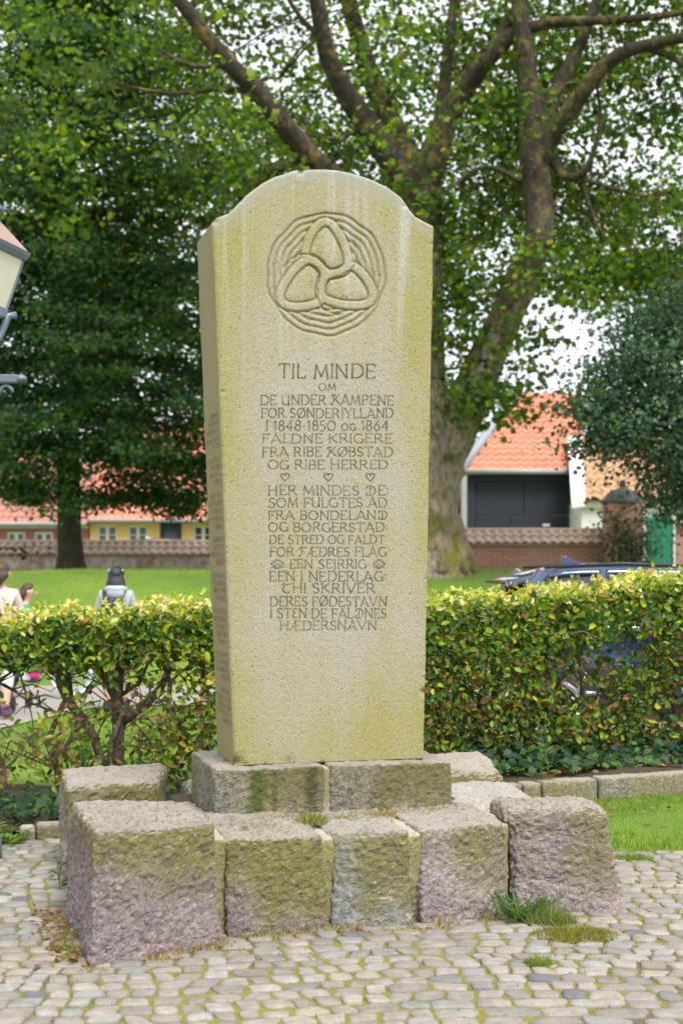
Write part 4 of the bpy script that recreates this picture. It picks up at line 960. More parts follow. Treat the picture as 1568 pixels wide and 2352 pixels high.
# ------------------------------------------------------------------ hedges
LEAF_H = leaf_mat('beech_leaves', 0.42, 0.5, 0.4)
STEM = mat_bark('hedge_stems', (0.12, 0.095, 0.068), (0.27, 0.22, 0.165), 0.3, lichen=0.1)
def hy(x): return 10.4+0.35*x
htop = interp([-3.5, -2.0, -0.9, 0.63, 1.2, 1.75, 2.3, 2.9, 4.2], [1.25, 1.265, 1.33, 1.345, 1.36, 1.42, 1.485, 1.55, 1.62])
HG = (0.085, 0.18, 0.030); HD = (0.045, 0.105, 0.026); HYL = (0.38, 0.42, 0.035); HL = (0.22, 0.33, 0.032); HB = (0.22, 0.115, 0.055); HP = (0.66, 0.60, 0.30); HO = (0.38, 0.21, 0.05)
def hedge_leaves(name, x, dy, z, parent, size, cols, wts, up=0.0):
    n = len(x); pos = np.stack([x, hy(x)+dy, z], 1)
    nr = unit(rng.standard_normal((n, 3))*0.8+np.stack([0*x, np.where(dy < 0, -0.7, 0.7), 0*x+0.55+up], 1))
    ax = rng.standard_normal((n, 3)); ax = unit(ax-nr*np.sum(ax*nr, 1, keepdims=True))
    L = size*rng.uniform(0.42, 1.3, n)
    return pos, ax, nr, L
def build_hedge(label, x0, x1, dens, stems, seed):
    root = empty('beech_hedge', (0, 0, 0)); tag(root, label, 'hedge', 'beech hedge behind the memorial')
    allp = []
    def add(x, dy, z, size, cols, wts, up=0.0):
        p = hedge_leaves('', x, dy, z, None, size, None, None, up); allp.append((*p, pick(len(x), cols, wts, 0.16)))
    w = x1-x0
    def fbm(x, y, z, s=2.2): return np.array([noise.fractal(Vector((a*s, b*s, c*s+seed)), 0.8, 2, 3) for a, b, c in zip(x, y, z)])
    # paler young growth along the clipped top
    n = int(1500*w); x = rng.uniform(x0, x1, n); dy = rng.uniform(-.36, .36, n)
    z = htop(x)+0.03*np.sin(x*9)+0.02*np.sin(x*23+dy*9)-np.abs(rng.normal(0, .05, n))+0.02-0.25*np.clip(np.abs(dy)-.2, 0, 1)
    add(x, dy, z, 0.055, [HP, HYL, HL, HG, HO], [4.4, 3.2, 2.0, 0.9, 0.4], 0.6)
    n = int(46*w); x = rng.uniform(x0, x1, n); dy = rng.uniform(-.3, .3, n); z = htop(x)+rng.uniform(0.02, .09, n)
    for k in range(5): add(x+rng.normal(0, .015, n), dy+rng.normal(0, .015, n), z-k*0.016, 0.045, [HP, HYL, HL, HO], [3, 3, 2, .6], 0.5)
    # upper band
    n = int(2700*w); x = rng.uniform(x0, x1, n); dy = np.where(rng.random(n) < .72, -.36+np.abs(rng.normal(0, .09, n)), rng.uniform(-.3, .38, n))
    z = htop(x)-0.03-rng.random(n)**0.9*(0.33 if seed == 1 else 0.40)
    f = fbm(x, dy, z, 3.0); k = f+0.50 > rng.random(n)*0.35
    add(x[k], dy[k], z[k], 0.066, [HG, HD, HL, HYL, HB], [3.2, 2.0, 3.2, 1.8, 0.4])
    # lower part
    n = int(dens*w); x = rng.uniform(x0, x1, n); dy = np.where(rng.random(n) < .62, -.36+np.abs(rng.normal(0, .10, n)), rng.uniform(-.3, .40, n))
    hb = htop(x)-(0.33 if seed == 1 else 0.40); z = 0.12+rng.random(n)*(hb-0.06)
    f = fbm(x, dy, z, 1.5); g = fbm(x+9, dy, z, 5.0)
    if seed == 1:
        tgt = 0.15+0.75*smooth(-1.6, -1.0, x)*smooth(0.86, 0.55, z)+0.42*smooth(0.72, 0.40, z)-0.12*smooth(-1.7, -2.0, x)*smooth(0.35, 0.5, z)
        k = rng.random(n) < np.clip(tgt+0.5*f, 0.03, 1)
        add(x[k], dy[k], z[k], 0.062, [HG, HD, HL, HB, HO, HYL], [2.4, 1.8, 2.8, 2.4, 0.7, 1.8])
    else:
        hole = np.exp(-((x-2.05)/0.45)**2-((z-1.10)/0.10)**2)+0.9*np.exp(-((x-1.45)/0.32)**2-((z-1.03)/0.07)**2)+0.5*np.exp(-((x-1.75)/0.5)**2-((z-0.62)/0.12)**2)
        k = rng.random(n) < np.clip(0.66+0.85*f+0.45*g-1.3*hole, 0.03, 1)
        add(x[k], dy[k], z[k], 0.064, [HG, HD, HL, HB, HO, HYL], [3.2, 3.4, 1.6, 2.3, 0.5, 0.8])
    pos, ax, nr, L, col = [np.concatenate([a[i] for a in allp]) for i in range(5)]
    leaves('foliage', pos, ax, nr, L, L*rng.uniform(0.62, 0.85, len(L)), col, LEAF_H, LEAF_OVAL, root)
    # stems
    for sx in stems:
        st = MB(); b = Vector((sx, float(hy(sx))+random.uniform(-.12, .12), 0.02)); r = random.uniform(0.012, 0.024)
        pts = [b]; top = float(htop(sx))-0.15
        for k in range(1, 7):
            pts.append(b+Vector((random.gauss(0, .035)*k**0.7, random.gauss(0, .03)*k**0.7, top*k/6)))
        st.tube(pts, [r*(1.35-0.13*k) for k in range(7)], 8, True, 0.2, sx)
        for _ in range(9):
            i = random.randint(1, 5); p = pts[i]; d = Vector((random.choice((-1, 1))*random.uniform(.4, 1), random.gauss(0, .4), random.uniform(.25, 1.0))).normalized()
            ln = random.uniform(.25, .6); q = p+d*ln*0.5+Vector((0, 0, random.uniform(-.03, .05))); e = p+d*ln+Vector((random.gauss(0, .05), random.gauss(0, .05), random.uniform(0, .12)))
            e.z = min(e.z, float(htop(e.x))-0.10); q.z = min(q.z, float(htop(q.x))-0.08)
            rr = r*random.uniform(.25, .55); st.tube([p, q, e], [rr, rr*.75, rr*.4], 6, False, 0.15)
            for _ in range(4):
                s0 = q.lerp(e, random.random()); d2 = Vector((random.gauss(0, 1), random.gauss(0, .7), random.gauss(.1, .8))).normalized()
                d2.z = min(d2.z, 0.3); m_ = s0+d2*random.uniform(.08, .16)+Vector((0, 0, .02)); e2 = m_+Vector((d2.x, d2.y, d2.z-0.5))*random.uniform(.05, .15)
                st.tube([s0, m_, e2], [.006, .0045, .002], 4, False)
        st.build('stem', STEM, root, True)
    return root
h1 = build_hedge('thin gappy half of the beech hedge, left of the memorial stone with bare stems showing', -3.6, 0.02, 3000, [-3.2, -2.75, -2.3, -1.93, -1.78, -1.56, -1.2, -0.95, -0.75, -0.4, -0.1], 1)
h2 = build_hedge('thick leafy half of the beech hedge in front of the dark car', 0.03, 4.2, 8200, [0.4, 0.75, 1.05, 1.4, 1.7, 2.0, 2.35, 2.7, 3.1, 3.6], 2)
# the strong forked trunk in the thin hedge
st = MB()
b = G(268, 1830, 0.1); b.y = float(hy(b.x)); 
def hp(px, py): 
    k = (px-CX)/F; Y = 10.4/(1-0.35*k); return P(px, py, Y)
def hstem(pts): st.tube([hp(a, c) for a, c, d in pts], [d/2*10/F for a, c, d in pts], 10, True, 0.18, pts[0][0])
hstem([(272,1835,34),(270,1740,30),(272,1660,28),(268,1600,28),(275,1540,24),(285,1480,18),(290,1430,10)])
hstem([(270,1660,26),(300,1640,24),(335,1618,22),(370,1580,18),(392,1530,14),(400,1480,9)])
hstem([(268,1610,18),(245,1570,15),(225,1520,12),(215,1470,9)])
hstem([(240,1830,22),(238,1760,22),(215,1690,20),(190,1650,20),(165,1620,22),(140,1575,20),(130,1520,18),(125,1460,14),(120,1420,8)])
hstem([(165,1620,14),(160,1570,12),(155,1520,9),(160,1470,7)])
hstem([(190,1650,14),(150,1720,10),(110,1780,8)])
hstem([(272,1600,12),(320,1570,9),(350,1500,7),(365,1450,5)])
st.build('trunk', STEM, h1, True)

# ------------------------------------------------------------------ grass, ivy, weeds
GRASS = leaf_mat('grass_blades', 0.35, 0.5, 0.3)
def blades(name, x, y, z, hgt, wid, cols, wts, lean=0.35, mat=GRASS, parent=None):
    n = len(x); ax = np.stack([rng.normal(0, lean, n), rng.normal(0, lean, n), np.ones(n)], 1)
    nr = rand_dirs(n); L = hgt*rng.uniform(0.5, 1.3, n)
    return leaves(name, np.stack([x, y, z], 1), ax, nr, L, wid*rng.uniform(.7, 1.3, n), pick(n, cols, wts, .15), mat, BLADE, parent)
GR = [(0.15, 0.255, 0.024), (0.20, 0.31, 0.034), (0.115, 0.205, 0.02), (0.30, 0.33, 0.075)]
# the small lawn at the right
xs = np.linspace(1.2, 6, 40); ts = np.linspace(0, 1, 20)
Xg, Tg = np.meshgrid(xs, ts); Yg = 7.93+0.02*Xg+Tg*(kerb_y(Xg)+0.02-7.93-0.02*Xg); Zg = 0.010+0.02*np.sin(Tg*np.pi)-0.03*smooth(0.10, 0.0, Tg)+0.006*np.sin(Xg*6)*np.sin(Yg*5)
i = (np.arange(19)[:, None]*40+np.arange(39)[None]).ravel()
o = mesh_np('lawn', np.stack([Xg.ravel(), Yg.ravel(), Zg.ravel()], 1), [np.stack([i, i+1, i+41, i+40], 1)], LAWN, None, True); o['kind'] = 'structure'
n = 26000; x = rng.uniform(1.2, 3.6, n); y = rng.uniform(7.70, 10.4, n); k = (y < kerb_y(x)-0.01) & (y > 7.88+0.02*x+0.09*np.array([noise.noise(Vector((a*4, 0, 0))) for a in x])); x, y = x[k], y[k]
o = blades('grass', x, y, 0*x+0.012, 0.036, 0.005, GR, [3, 3, 2, 1]); tag(o, 'short mown grass of the small lawn beside the right corner block', 'grass', None, 'stuff')
n = 30000; x = rng.uniform(-4.6, 4.5, n); y = rng.uniform(11.2, 16.3, n); k = y < path_near(x)+0.03; x, y = x[k], y[k]
o = blades('grass', x, y, 0*x-0.005, 0.055, 0.009, GR, [3, 3, 1.5, 1.5]); tag(o, 'grass verge between the hedge and the path', 'grass', None, 'stuff')
n = 15000; x = rng.uniform(-8.5, 6.0, n); y = rng.uniform(19.0, 31.0, n)
o = blades('grass', x, y, ground_h(x, y)-0.012, 0.05, 0.016, [(0.15, 0.26, 0.018), (0.20, 0.32, 0.024), (0.105, 0.20, 0.015), (0.27, 0.35, 0.05)], [3, 3, 2, 1.2]); tag(o, 'mown grass of the mound below the old maple', 'grass', None, 'stuff')
# dry and fresh grass creeping along the foot of the blocks
def along(pts, n, jit):
    pts = [Vector(p) for p in pts]; L = [(b-a).length for a, b in zip(pts, pts[1:])]; tot = sum(L); X = []
    for _ in range(n):
        t = random.random()*tot; i = 0
        while t > L[i]: t -= L[i]; i += 1
        p = pts[i].lerp(pts[i+1], t/L[i]); X.append((p.x+random.gauss(0, jit), p.y+random.gauss(0, jit)-jit*0.6))
    X = np.array(X); return X[:, 0], X[:, 1]
DRY = [(0.36, 0.25, 0.12), (0.28, 0.17, 0.075), (0.42, 0.34, 0.18), (0.14, 0.21, 0.03), (0.24, 0.27, 0.05)]
foot = [UV(-0.05, 0.9), UV(-0.02, 0.4), UV(0.0, -0.03), UV(0.28, 0.08), UV(0.57, 0.22), UV(0.62, 0.29), UV(1.05, 0.31), UV(1.45, 0.27), UV(1.93, 0.36)]
x, y = along(foot, 2600, 0.03)
kk = np.array([noise.noise(Vector((a*5, b*5, 1))) for a, b in zip(x, y)]) > -0.10; x, y = x[kk], y[kk]
o = blades('dry_grass', x, y, 0*x+0.004, 0.038, 0.005, DRY, [3, 2.5, 2, 1.8, 1.4], 1.1); tag(o, 'dry and green grass creeping along the foot of the granite blocks', 'grass', None, 'stuff')
x, y = along([UV(0.66, 0.82), UV(1.0, 0.80), UV(1.2, 0.74), UV(1.5, 0.80), UV(1.85, 0.82)], 1500, 0.035)
kk = np.array([noise.noise(Vector((a*5, b*5, 7))) for a, b in zip(x, y)]) > -0.2; x, y = x[kk], y[kk]
o = blades('dry_grass', x, y, 0*x+0.412, 0.042, 0.004, DRY, [3, 1.5, 3, 1.6, 1.6], 1.0); tag(o, 'straw coloured grass along the foot of the plinth', 'grass', None, 'stuff')
def tuft(name, label, px, py, rx, ry, n, h, w, cols, wts, lean, z=0.0, cat='grass'):
    c = G(px, py, z); a = rng.uniform(0, 2*np.pi, n); q = np.sqrt(rng.random(n))
    x = q*rx*np.cos(a); y = q*ry*np.sin(a)
    o = blades(name, x, y, 0*x, h*(1.1-0.6*q), w, cols, wts, lean); o.location = (c.x, c.y, z+0.004); tag(o, label, cat); return o
tuft('grass_tuft', 'low yellowish grass tuft spreading on the cobbles before the right corner block', 1320, 2152, 0.19, 0.13, 2200, 0.045, 0.004, [(0.20, 0.22, 0.03), (0.15, 0.19, 0.02), (0.30, 0.26, 0.09), (0.27, 0.15, 0.03)], [3, 2.5, 1.5, .7], 0.9)
tuft('grass_tuft', 'tall pale grass tuft with dry stalks between the green weeds and the yellowish tuft', 1262, 2122, 0.12, 0.07, 700, 0.10, 0.004, [(0.17, 0.24, 0.06), (0.30, 0.30, 0.12), (0.12, 0.19, 0.04)], [3, 2, 2], 0.5)
tuft('grass_tuft', 'small lone green grass tuft growing between cobbles in the foreground', 1235, 2218, 0.06, 0.04, 260, 0.06, 0.004, [(0.14, 0.22, 0.03), (0.20, 0.25, 0.04)], [2, 2], 0.9)
tuft('grass_tuft', 'flat green grass tuft at the cobble edge next to the small lawn', 1450, 1975, 0.12, 0.06, 500, 0.05, 0.004, GR, [3, 3, 2, 1], 0.8)
tuft('grass_tuft', 'bright little grass tuft at the foot of the large pink corner block', 405, 2178, 0.03, 0.03, 160, 0.06, 0.004, GR, [2, 3, 1, 1], 0.7)
tuft('grass_tuft', 'grass tuft on the cobbles left of the large pink corner block', 150, 2185, 0.08, 0.05, 240, 0.04, 0.004, GR, [2, 3, 1, 2], 0.9)
tuft('grass_tuft', 'pale grass tuft on the block tops below the middle of the plinth', 715, 1893, 0.07, 0.07, 420, 0.07, 0.004, [(0.22, 0.25, 0.06), (0.14, 0.20, 0.03), (0.40, 0.32, 0.15)], [2, 2, 1.5], 0.8, 0.41)
# moss tufts in the cobble joints
n = 9000; x = rng.uniform(-2.3, 2.8, n); y = 4.3+rng.random(n)**1.2*4.6
kk = np.array([noise.fractal(Vector((a*1.7, b*1.7, 5)), .8, 2, 3) for a, b in zip(x, y)]) > 0.12
kk &= y < paving_edge(x)
x, y = x[kk], y[kk]
o = blades('moss', x, y, 0*x+0.002, 0.018, 0.006, [(0.22, 0.24, 0.02), (0.14, 0.19, 0.015), (0.30, 0.28, 0.04)], [3, 2, 1.5], 0.7); tag(o, 'moss and tiny grass in the joints between the cobbles', 'moss', None, 'stuff')
def weed(name, label, base, stems, h, leafL, cols, wts, spread=0.05, per=14, leafw=0.6, cat='weed', shape=LEAF_OVAL):
    root = empty(name, base); tag(root, label, cat); sm = MB(); P_, A_, N_, L_ = [], [], [], []
    for _ in range(stems):
        d = Vector((random.gauss(0, spread), random.gauss(0, spread), h*random.uniform(.65, 1.05))); b0 = Vector((random.gauss(0, spread*.5), random.gauss(0, spread*.5), -0.01))
        mid = b0+d*0.5+Vector((random.gauss(0, spread*.2), random.gauss(0, spread*.2), 0)); e = b0+d
        sm.tube([b0, mid, e], [0.004, 0.0035, 0.002], 5, False)
        for k in range(per):
            t = (k+1)/per; p = (b0.lerp(mid, t*2) if t < .5 else mid.lerp(e, t*2-1)); an = k*2.4+random.random()
            out = Vector((math.cos(an), math.sin(an), random.uniform(.0, .7))); P_.append(p); A_.append(out); N_.append((random.gauss(0, .3)-out.x*.5, random.gauss(0, .3)-out.y*.5, 1)); L_.append(leafL*(1.15-0.6*t)*random.uniform(.7, 1.2))
    L_ = np.array(L_)
    leaves('foliage', np.array([tuple(p) for p in P_]), np.array([tuple(a) for a in A_]), np.array(N_), L_, L_*leafw, pick(len(L_), cols, wts, .15), LEAF_H, shape, root)
    sm.build('stalk', STEMG, root, True); return root
STEMG = plain('green_stalk', (0.10, 0.17, 0.03), 0.6)
WG = [(0.05, 0.15, 0.02), (0.08, 0.20, 0.03), (0.04, 0.12, 0.025)]
weed('green_weed', 'bushy fresh green weeds growing at the gap left of the right corner block', G(1205, 2112), 46, 0.13, 0.030, WG, [2, 2, 1], 0.075, 16, 0.35)
weed('broadleaf_weed', 'tall broad leaved weed in front of the hedge behind the back left block', Vector((-1.62, 9.15, 0.05)), 3, 0.62, 0.13, WG, [2, 1, 1], 0.07, 6, 0.6)
weed('broadleaf_weed', 'leafy weed with large pale leaves standing at the kerb right of the monument', Vector((1.38, 9.62, 0.1)), 3, 0.42, 0.10, [(0.07, 0.17, 0.04), (0.10, 0.21, 0.05)], [1, 1], 0.05, 9, 0.55)
weed('broadleaf_weed', 'serrated dark green weed leaning on the left side of the mossy corner blocks', G(150, 2045), 2, 0.21, 0.075, [(0.03, 0.10, 0.02), (0.05, 0.14, 0.02)], [1, 1], 0.03, 5, 0.42)
weed('leafy_weed', 'low bright green plant at the left picture edge beside the kerb', Vector((-1.98, 8.2, 0.0)), 16, 0.11, 0.09, [(0.10, 0.24, 0.03), (0.14, 0.28, 0.04)], [1, 1], 0.07, 6, 0.42)
weed('leafy_weed', 'three lobed sapling leaves sticking out of the thick hedge', Vector((1.70, 10.52, 0.42)), 1, 0.10, 0.10, [(0.09, 0.21, 0.03)], [1], 0.04, 7, 0.8, 'sapling', LEAF_MAPLE)
# ivy at the foot of the hedge
n = 2600; x = rng.uniform(0.9, 4, n); dy = rng.uniform(-0.75, -0.15, n); z = 0.16+0.16*rng.random(n)**1.5*smooth(-0.7, -0.3, dy)
n2 = 1100; x2 = rng.uniform(-3.0, -1.1, n2); dy2 = rng.uniform(-1.3, -0.45, n2); z2 = 0.06+0.10*rng.random(n2)
kk = np.array([noise.noise(Vector((a*3, b*3, 2))) for a, b in zip(x, dy)]) > -0.25; x, dy, z = x[kk], dy[kk], z[kk]
x = np.concatenate([x, x2]); dy = np.concatenate([dy, dy2]); z = np.concatenate([z, z2]); n = len(x)
nr = unit(rng.standard_normal((n, 3))*.5+np.array([0, -.5, 1])); ax = rand_dirs(n); ax = unit(ax-nr*np.sum(ax*nr, 1, keepdims=True)); L = 0.06*rng.uniform(.6, 1.2, n)
o = leaves('ivy', np.stack([x, hy(x)+dy, z], 1), ax, nr, L, L, pick(n, [(0.02, 0.06, 0.025), (0.03, 0.085, 0.02), (0.07, 0.17, 0.02), (0.035, 0.07, 0.05)], [3, 2, 1.5, 1.5], .15), LEAF_H, LEAF_MAPLE); tag(o, 'dark ivy creeping over the bed under the hedge', 'ivy', None, 'stuff')
# fallen leaves
n = 420; x = rng.uniform(-3, 3.4, n); y = np.where(rng.random(n) < .6, kerb_y(x)+rng.uniform(0.1, .9, n), np.where(x > 1.3, rng.uniform(8.2, 9.6, n), kerb_y(x)+rng.uniform(-.15, .5, n)))
z = np.where(y > kerb_y(x)+.08, 0.10+0.07*smooth(.2, 2.5, x), 0.045)
nr = unit(rng.standard_normal((n, 3))*.35+np.array([0, 0, 1])); ax = rand_dirs(n); ax[:, 2] *= .2; L = 0.06*rng.uniform(.6, 1.2, n)
o = leaves('fallen_leaves', np.stack([x, y, z], 1), ax, nr, L, L*.65, pick(n, [(0.24, 0.13, 0.06), (0.32, 0.20, 0.10), (0.14, 0.08, 0.04)], [2, 1.5, 1], .2), LEAF_H, LEAF_OVAL); tag(o, 'brown fallen leaves scattered on the bed and the lawn', 'leaves', None, 'stuff')
x, y = along([UV(-0.10, 1.0), UV(-0.10, 0.5), UV(-0.05, 0.05)], 130, 0.045); n = len(x)
nr = unit(rng.standard_normal((n, 3))*.5+np.array([0, 0, 1])); ax = rand_dirs(n); ax[:, 2] *= .3; L = 0.04*rng.uniform(.5, 1.2, n)
o = leaves('fallen_leaves', np.stack([x, y, 0*x+.02], 1), ax, nr, L, L*.65, pick(n, [(0.24, 0.13, 0.06), (0.32, 0.20, 0.10), (0.14, 0.08, 0.04)], [2, 1.5, 1], .2), LEAF_H, LEAF_OVAL); tag(o, 'dry brown leaves gathered at the left foot of the pink corner block', 'leaves', None, 'stuff')
# kerb stones of the bed
KERB = mat_rock('kerb_stone', (0.13, 0.12, 0.085), (0.22, 0.20, 0.15), 0.8, 0.0, 0.6, 0.3, 0.4, None, 0.4)
KERB_P = mat_rock('pink_kerb_stone', (0.27, 0.19, 0.18), (0.38, 0.28, 0.26), 0.2, 0.0, 0.6, 0.3, 0.4)
KG = 'kerb stones along the hedge bed'
KS = [(-3.1,-2.06,0.06,'low kerb stone cut by the left picture edge',KERB),(-1.86,-1.78,0.075,'small pink kerb stone at the end of the left kerb',KERB_P),(-1.77,-1.50,0.085,'short grey kerb stone behind fallen leaves on the left',KERB),(-1.49,-1.1,0.08,'left kerb stone hidden half behind the mossy back block',KERB),
      (0.72,1.20,0.15,'kerb stone half covered by the back right granite block',KERB),(1.21,1.335,0.15,'short kerb stone peeking out beside the back right block',KERB),(1.345,1.735,0.155,'medium long kerb stone behind the leafy weed on the right',KERB),(1.75,2.62,0.16,'longest kerb stone, along the small lawn at the right picture edge',KERB)]
for k, (a, b, h, lab, mt) in enumerate(KS):
    q = [Vector((a, kerb_y(a), -0.05)), Vector((b, kerb_y(b), -0.05)), Vector((b-.04, kerb_y(b)+.13, -0.05)), Vector((a-.04, kerb_y(a)+.13, -0.05))]
    o = rock_corners('kerb_stone', q, [p+Vector((0, 0, 0.05+h)) for p in q], mt, 0.015, 0.006, 60+k, 0.02)
    tag(o, lab, 'kerb stone', KG)
# ------------------------------------------------------------------ walls and houses
def mat_brick(name, c1, c2, mortar, lime=0.0, limec=(0.55, 0.50, 0.48), bw=0.24, bh=0.075):
    m = M(name); v = m.obj(); x, y, z = m.sep(v)
    vec = m.n('ShaderNodeCombineXYZ', {'X': m.math('ADD', x, y), 'Y': z, 'Z': 0.0}).outputs['Vector']
    br = m.n('ShaderNodeTexBrick', {'Vector': vec, 'Color1': (*c1, 1), 'Color2': (*c2, 1), 'Mortar': (*mortar, 1), 'Scale': 1.0, 'Mortar Size': 0.010, 'Brick Width': bw, 'Row Height': bh, 'Bias': 0.0})
    a = m.noise(2.0, 5, 0.65, v); b = m.noise(9, 5, 0.7, v)
    col = m.mix(m.math('MULTIPLY', b, 0.35), br.outputs['Color'], tuple(q*0.5 for q in c1))
    if lime: col = m.mix(m.math('MULTIPLY', m.ramp(m.math('ADD', m.math('MULTIPLY', a, 0.45), m.math('MULTIPLY', b, 0.6)), [(0.44, 0), (0.62, 1)]), lime), col, limec)
    return m.done(m.bsdf(col, 0.92, m.bump(m.math('ADD', br.outputs['Fac'], b), -0.3, 0.02)))
def mat_tile(name, c1, c2, dark=0.35):
    m = M(name); v = m.obj(); a = m.noise(1.2, 5, 0.65, v); b = m.noise(11, 5, 0.7, v)
    col = m.mix(m.ramp(m.math('ADD', m.math('MULTIPLY', a, 0.5), m.math('MULTIPLY', b, 0.5)), [(0.36, 0), (0.64, 1)]), c1, c2)
    col = m.mix(m.math('MULTIPLY', m.ramp(b, [(0.55, 0), (0.72, 1)]), dark), col, tuple(q*0.4 for q in c1))
    return m.done(m.bsdf(col, 0.85, m.bump(b, 0.3, 0.02)))
BRICK_L = mat_brick('limewashed_old_brick', (0.46, 0.20, 0.155), (0.36, 0.15, 0.12), (0.56, 0.48, 0.45), 0.9, (0.78, 0.70, 0.68))
BRICK_R = mat_brick('red_brick', (0.44, 0.16, 0.10), (0.33, 0.115, 0.08), (0.46, 0.37, 0.31), 0.12)
BRICK_H = mat_brick('painted_red_brick', (0.46, 0.13, 0.16), (0.38, 0.10, 0.13), (0.42, 0.26, 0.27), 0.0)
TILE_C = mat_tile('weathered_coping_tile', (0.46, 0.31, 0.24), (0.64, 0.50, 0.41))
TILE_O = mat_tile('orange_roof_tile', (0.55, 0.205, 0.13), (0.64, 0.275, 0.185), 0.2)
TILE_R = mat_tile('old_red_roof_tile', (0.36, 0.15, 0.115), (0.48, 0.235, 0.19), 0.45)
TILE_Y = mat_tile('mottled_orange_tile', (0.42, 0.22, 0.115), (0.54, 0.36, 0.21), 0.4)
YELLOW = plain('ochre_plaster', (0.84, 0.56, 0.22), 0.9, 0.1, 2.0)
WHITEP = plain('white_paint', (0.74, 0.73, 0.71), 0.6, 0.05, 2.0)
WHITEW = plain('whitewashed_wall', (0.70, 0.69, 0.68), 0.9, 0.08, 2.0)
LEAD = plain('lead_flashing', (0.26, 0.29, 0.33), 0.5, 0.15, 2.0)
NAVY = plain('dark_blue_paint', (0.020, 0.030, 0.060), 0.5, 0.2, 2.0)
GREENP = plain('green_paint', (0.012, 0.25, 0.155), 0.5, 0.12, 3.0)
STONEG = plain('grey_cap_stone', (0.10, 0.095, 0.10), 0.8, 0.3, 4.0, 0.4)
def mat_glass(name, c=(0.06, 0.07, 0.08)):
    m = M(name); return m.done(m.bsdf(c, 0.08, Specular_IOR_Level=0.7))
PANE = mat_glass('window_pane'); PANE2 = mat_glass('dark_pane', (0.03, 0.05, 0.055))
def mat_gate():
    m = M('black_tarred_boards'); v = m.obj(); x, y, z = m.sep(v)
    w = m.math('FRACT', m.math('MULTIPLY', x, 6.5)); ln = m.ramp(w, [(0.0, 1), (0.06, 0), (0.94, 0), (1.0, 1)])
    a = m.noise(3, 5, 0.7, m.map(v, (8, 1, 0.4)))
    col = m.mix(a, (0.009, 0.012, 0.028), (0.024, 0.030, 0.056)); col = m.mix(ln, col, (0.004, 0.004, 0.006))
    return m.done(m.bsdf(col, 0.6, m.bump(ln, -0.4, 0.01)))
GATEM = mat_gate()
def pantiles(quad, name, mat, parent, tile=0.22, course=0.33, amp=0.035, nx_per=6):
    "corrugated tile sheet over a quad: eaves left, eaves right, ridge right, ridge left; courses step down the slope"
    A, B, C_, D_ = [Vector(q) for q in quad]
    w = max((B-A).length, (C_-D_).length); hgt = (D_-A).length
    nx = int(w/tile*nx_per); ny = max(2, int(hgt/course))
    n = (B-A).cross(D_-A).normalized()
    if n.z < 0: n = -n
    vs = []; rows = []
    for j in range(ny):
        for t in (j/ny, (j+0.999)/ny):
            l, r = A.lerp(D_, t), B.lerp(C_, t); rows.append(len(vs))
            lift = 0.035 if t == j/ny else 0.0
            for i in range(nx+1):
                p = l.lerp(r, i/nx); s = (p-A).dot((B-A).normalized())/tile
                f = s % 1.0; wv = math.sin(2*math.pi*s)
                vs.append(p+n*(amp*wv+lift+0.010*noise.noise(Vector((math.floor(s)*1.7, j*2.3, 0)))))
    k = nx+1; fs = []
    for r in range(len(rows)-1):
        a = np.arange(nx)+r*k; fs.append(np.stack([a, a+1, a+1+k, a+k], 1))
    # underside so that the sheet has thickness
    b0 = len(vs)
    vs += [A-n*0.07, B-n*0.07, C_-n*0.07, D_-n*0.07]
    fs.append(np.array([(b0, b0+3, b0+2, b0+1)]))
    return mesh_np(name, np.array([tuple(p) for p in vs]), fs, mat, parent, False)
def wall_with_holes(name, x0, x1, y0, z0, z1, holes, mat, parent, th=0.3):
    "facade in the plane y = y0 (towards the camera), holes: (xa, xb, za, zb)"
    xs_ = sorted({x0, x1, *[h[0] for h in holes], *[h[1] for h in holes]}); mb = MB()
    for a, b in zip(xs_, xs_[1:]):
        zs = [(h[2], h[3]) for h in holes if h[0] <= a+1e-6 and h[1] >= b-1e-6]
        cur = z0
        for za, zb in sorted(zs):
            if za > cur: mb.box(a, b, y0, y0+th, cur, za)
            cur = zb
        if cur < z1: mb.box(a, b, y0, y0+th, cur, z1)
    return mb.build(name, mat, parent)
def window(parent, xa, xb, za, zb, y0, rows=2, cols=2, casement=True, frame=WHITEP, pane=PANE, fw=0.07):
    mb = MB(); mb.box(xa, xa+fw, y0-.03, y0+.07, za, zb); mb.box(xb-fw, xb, y0-.03, y0+.07, za, zb)
    mb.box(xa+fw, xb-fw, y0-.03, y0+.07, zb-fw, zb); mb.box(xa+fw, xb-fw, y0-.03, y0+.07, za, za+fw)
    if casement:
        xm = (xa+xb)/2; mb.box(xm-.06, xm+.06, y0-.02, y0+.06, za+fw, zb-fw)
        spans = ((xa+fw, xm-.06), (xm+.06, xb-fw))
    else: spans = ((xa+fw, xb-fw),)
    for a, b in spans:
        for k in range(1, rows):
            z = za+fw+(zb-za-2*fw)*k/rows; mb.box(a, b, y0, y0+.04, z-.018, z+.018)
    fr = mb.build('window', frame, parent)
    for a, b in spans: MB().box(a, b, y0+.045, y0+.06, za+fw, zb-fw).build('pane', pane, fr)
    return fr
def wx(px, Y): return (px-CX)*Y/F
def wz(py, Y): return EYE-(py-HY)*Y/F

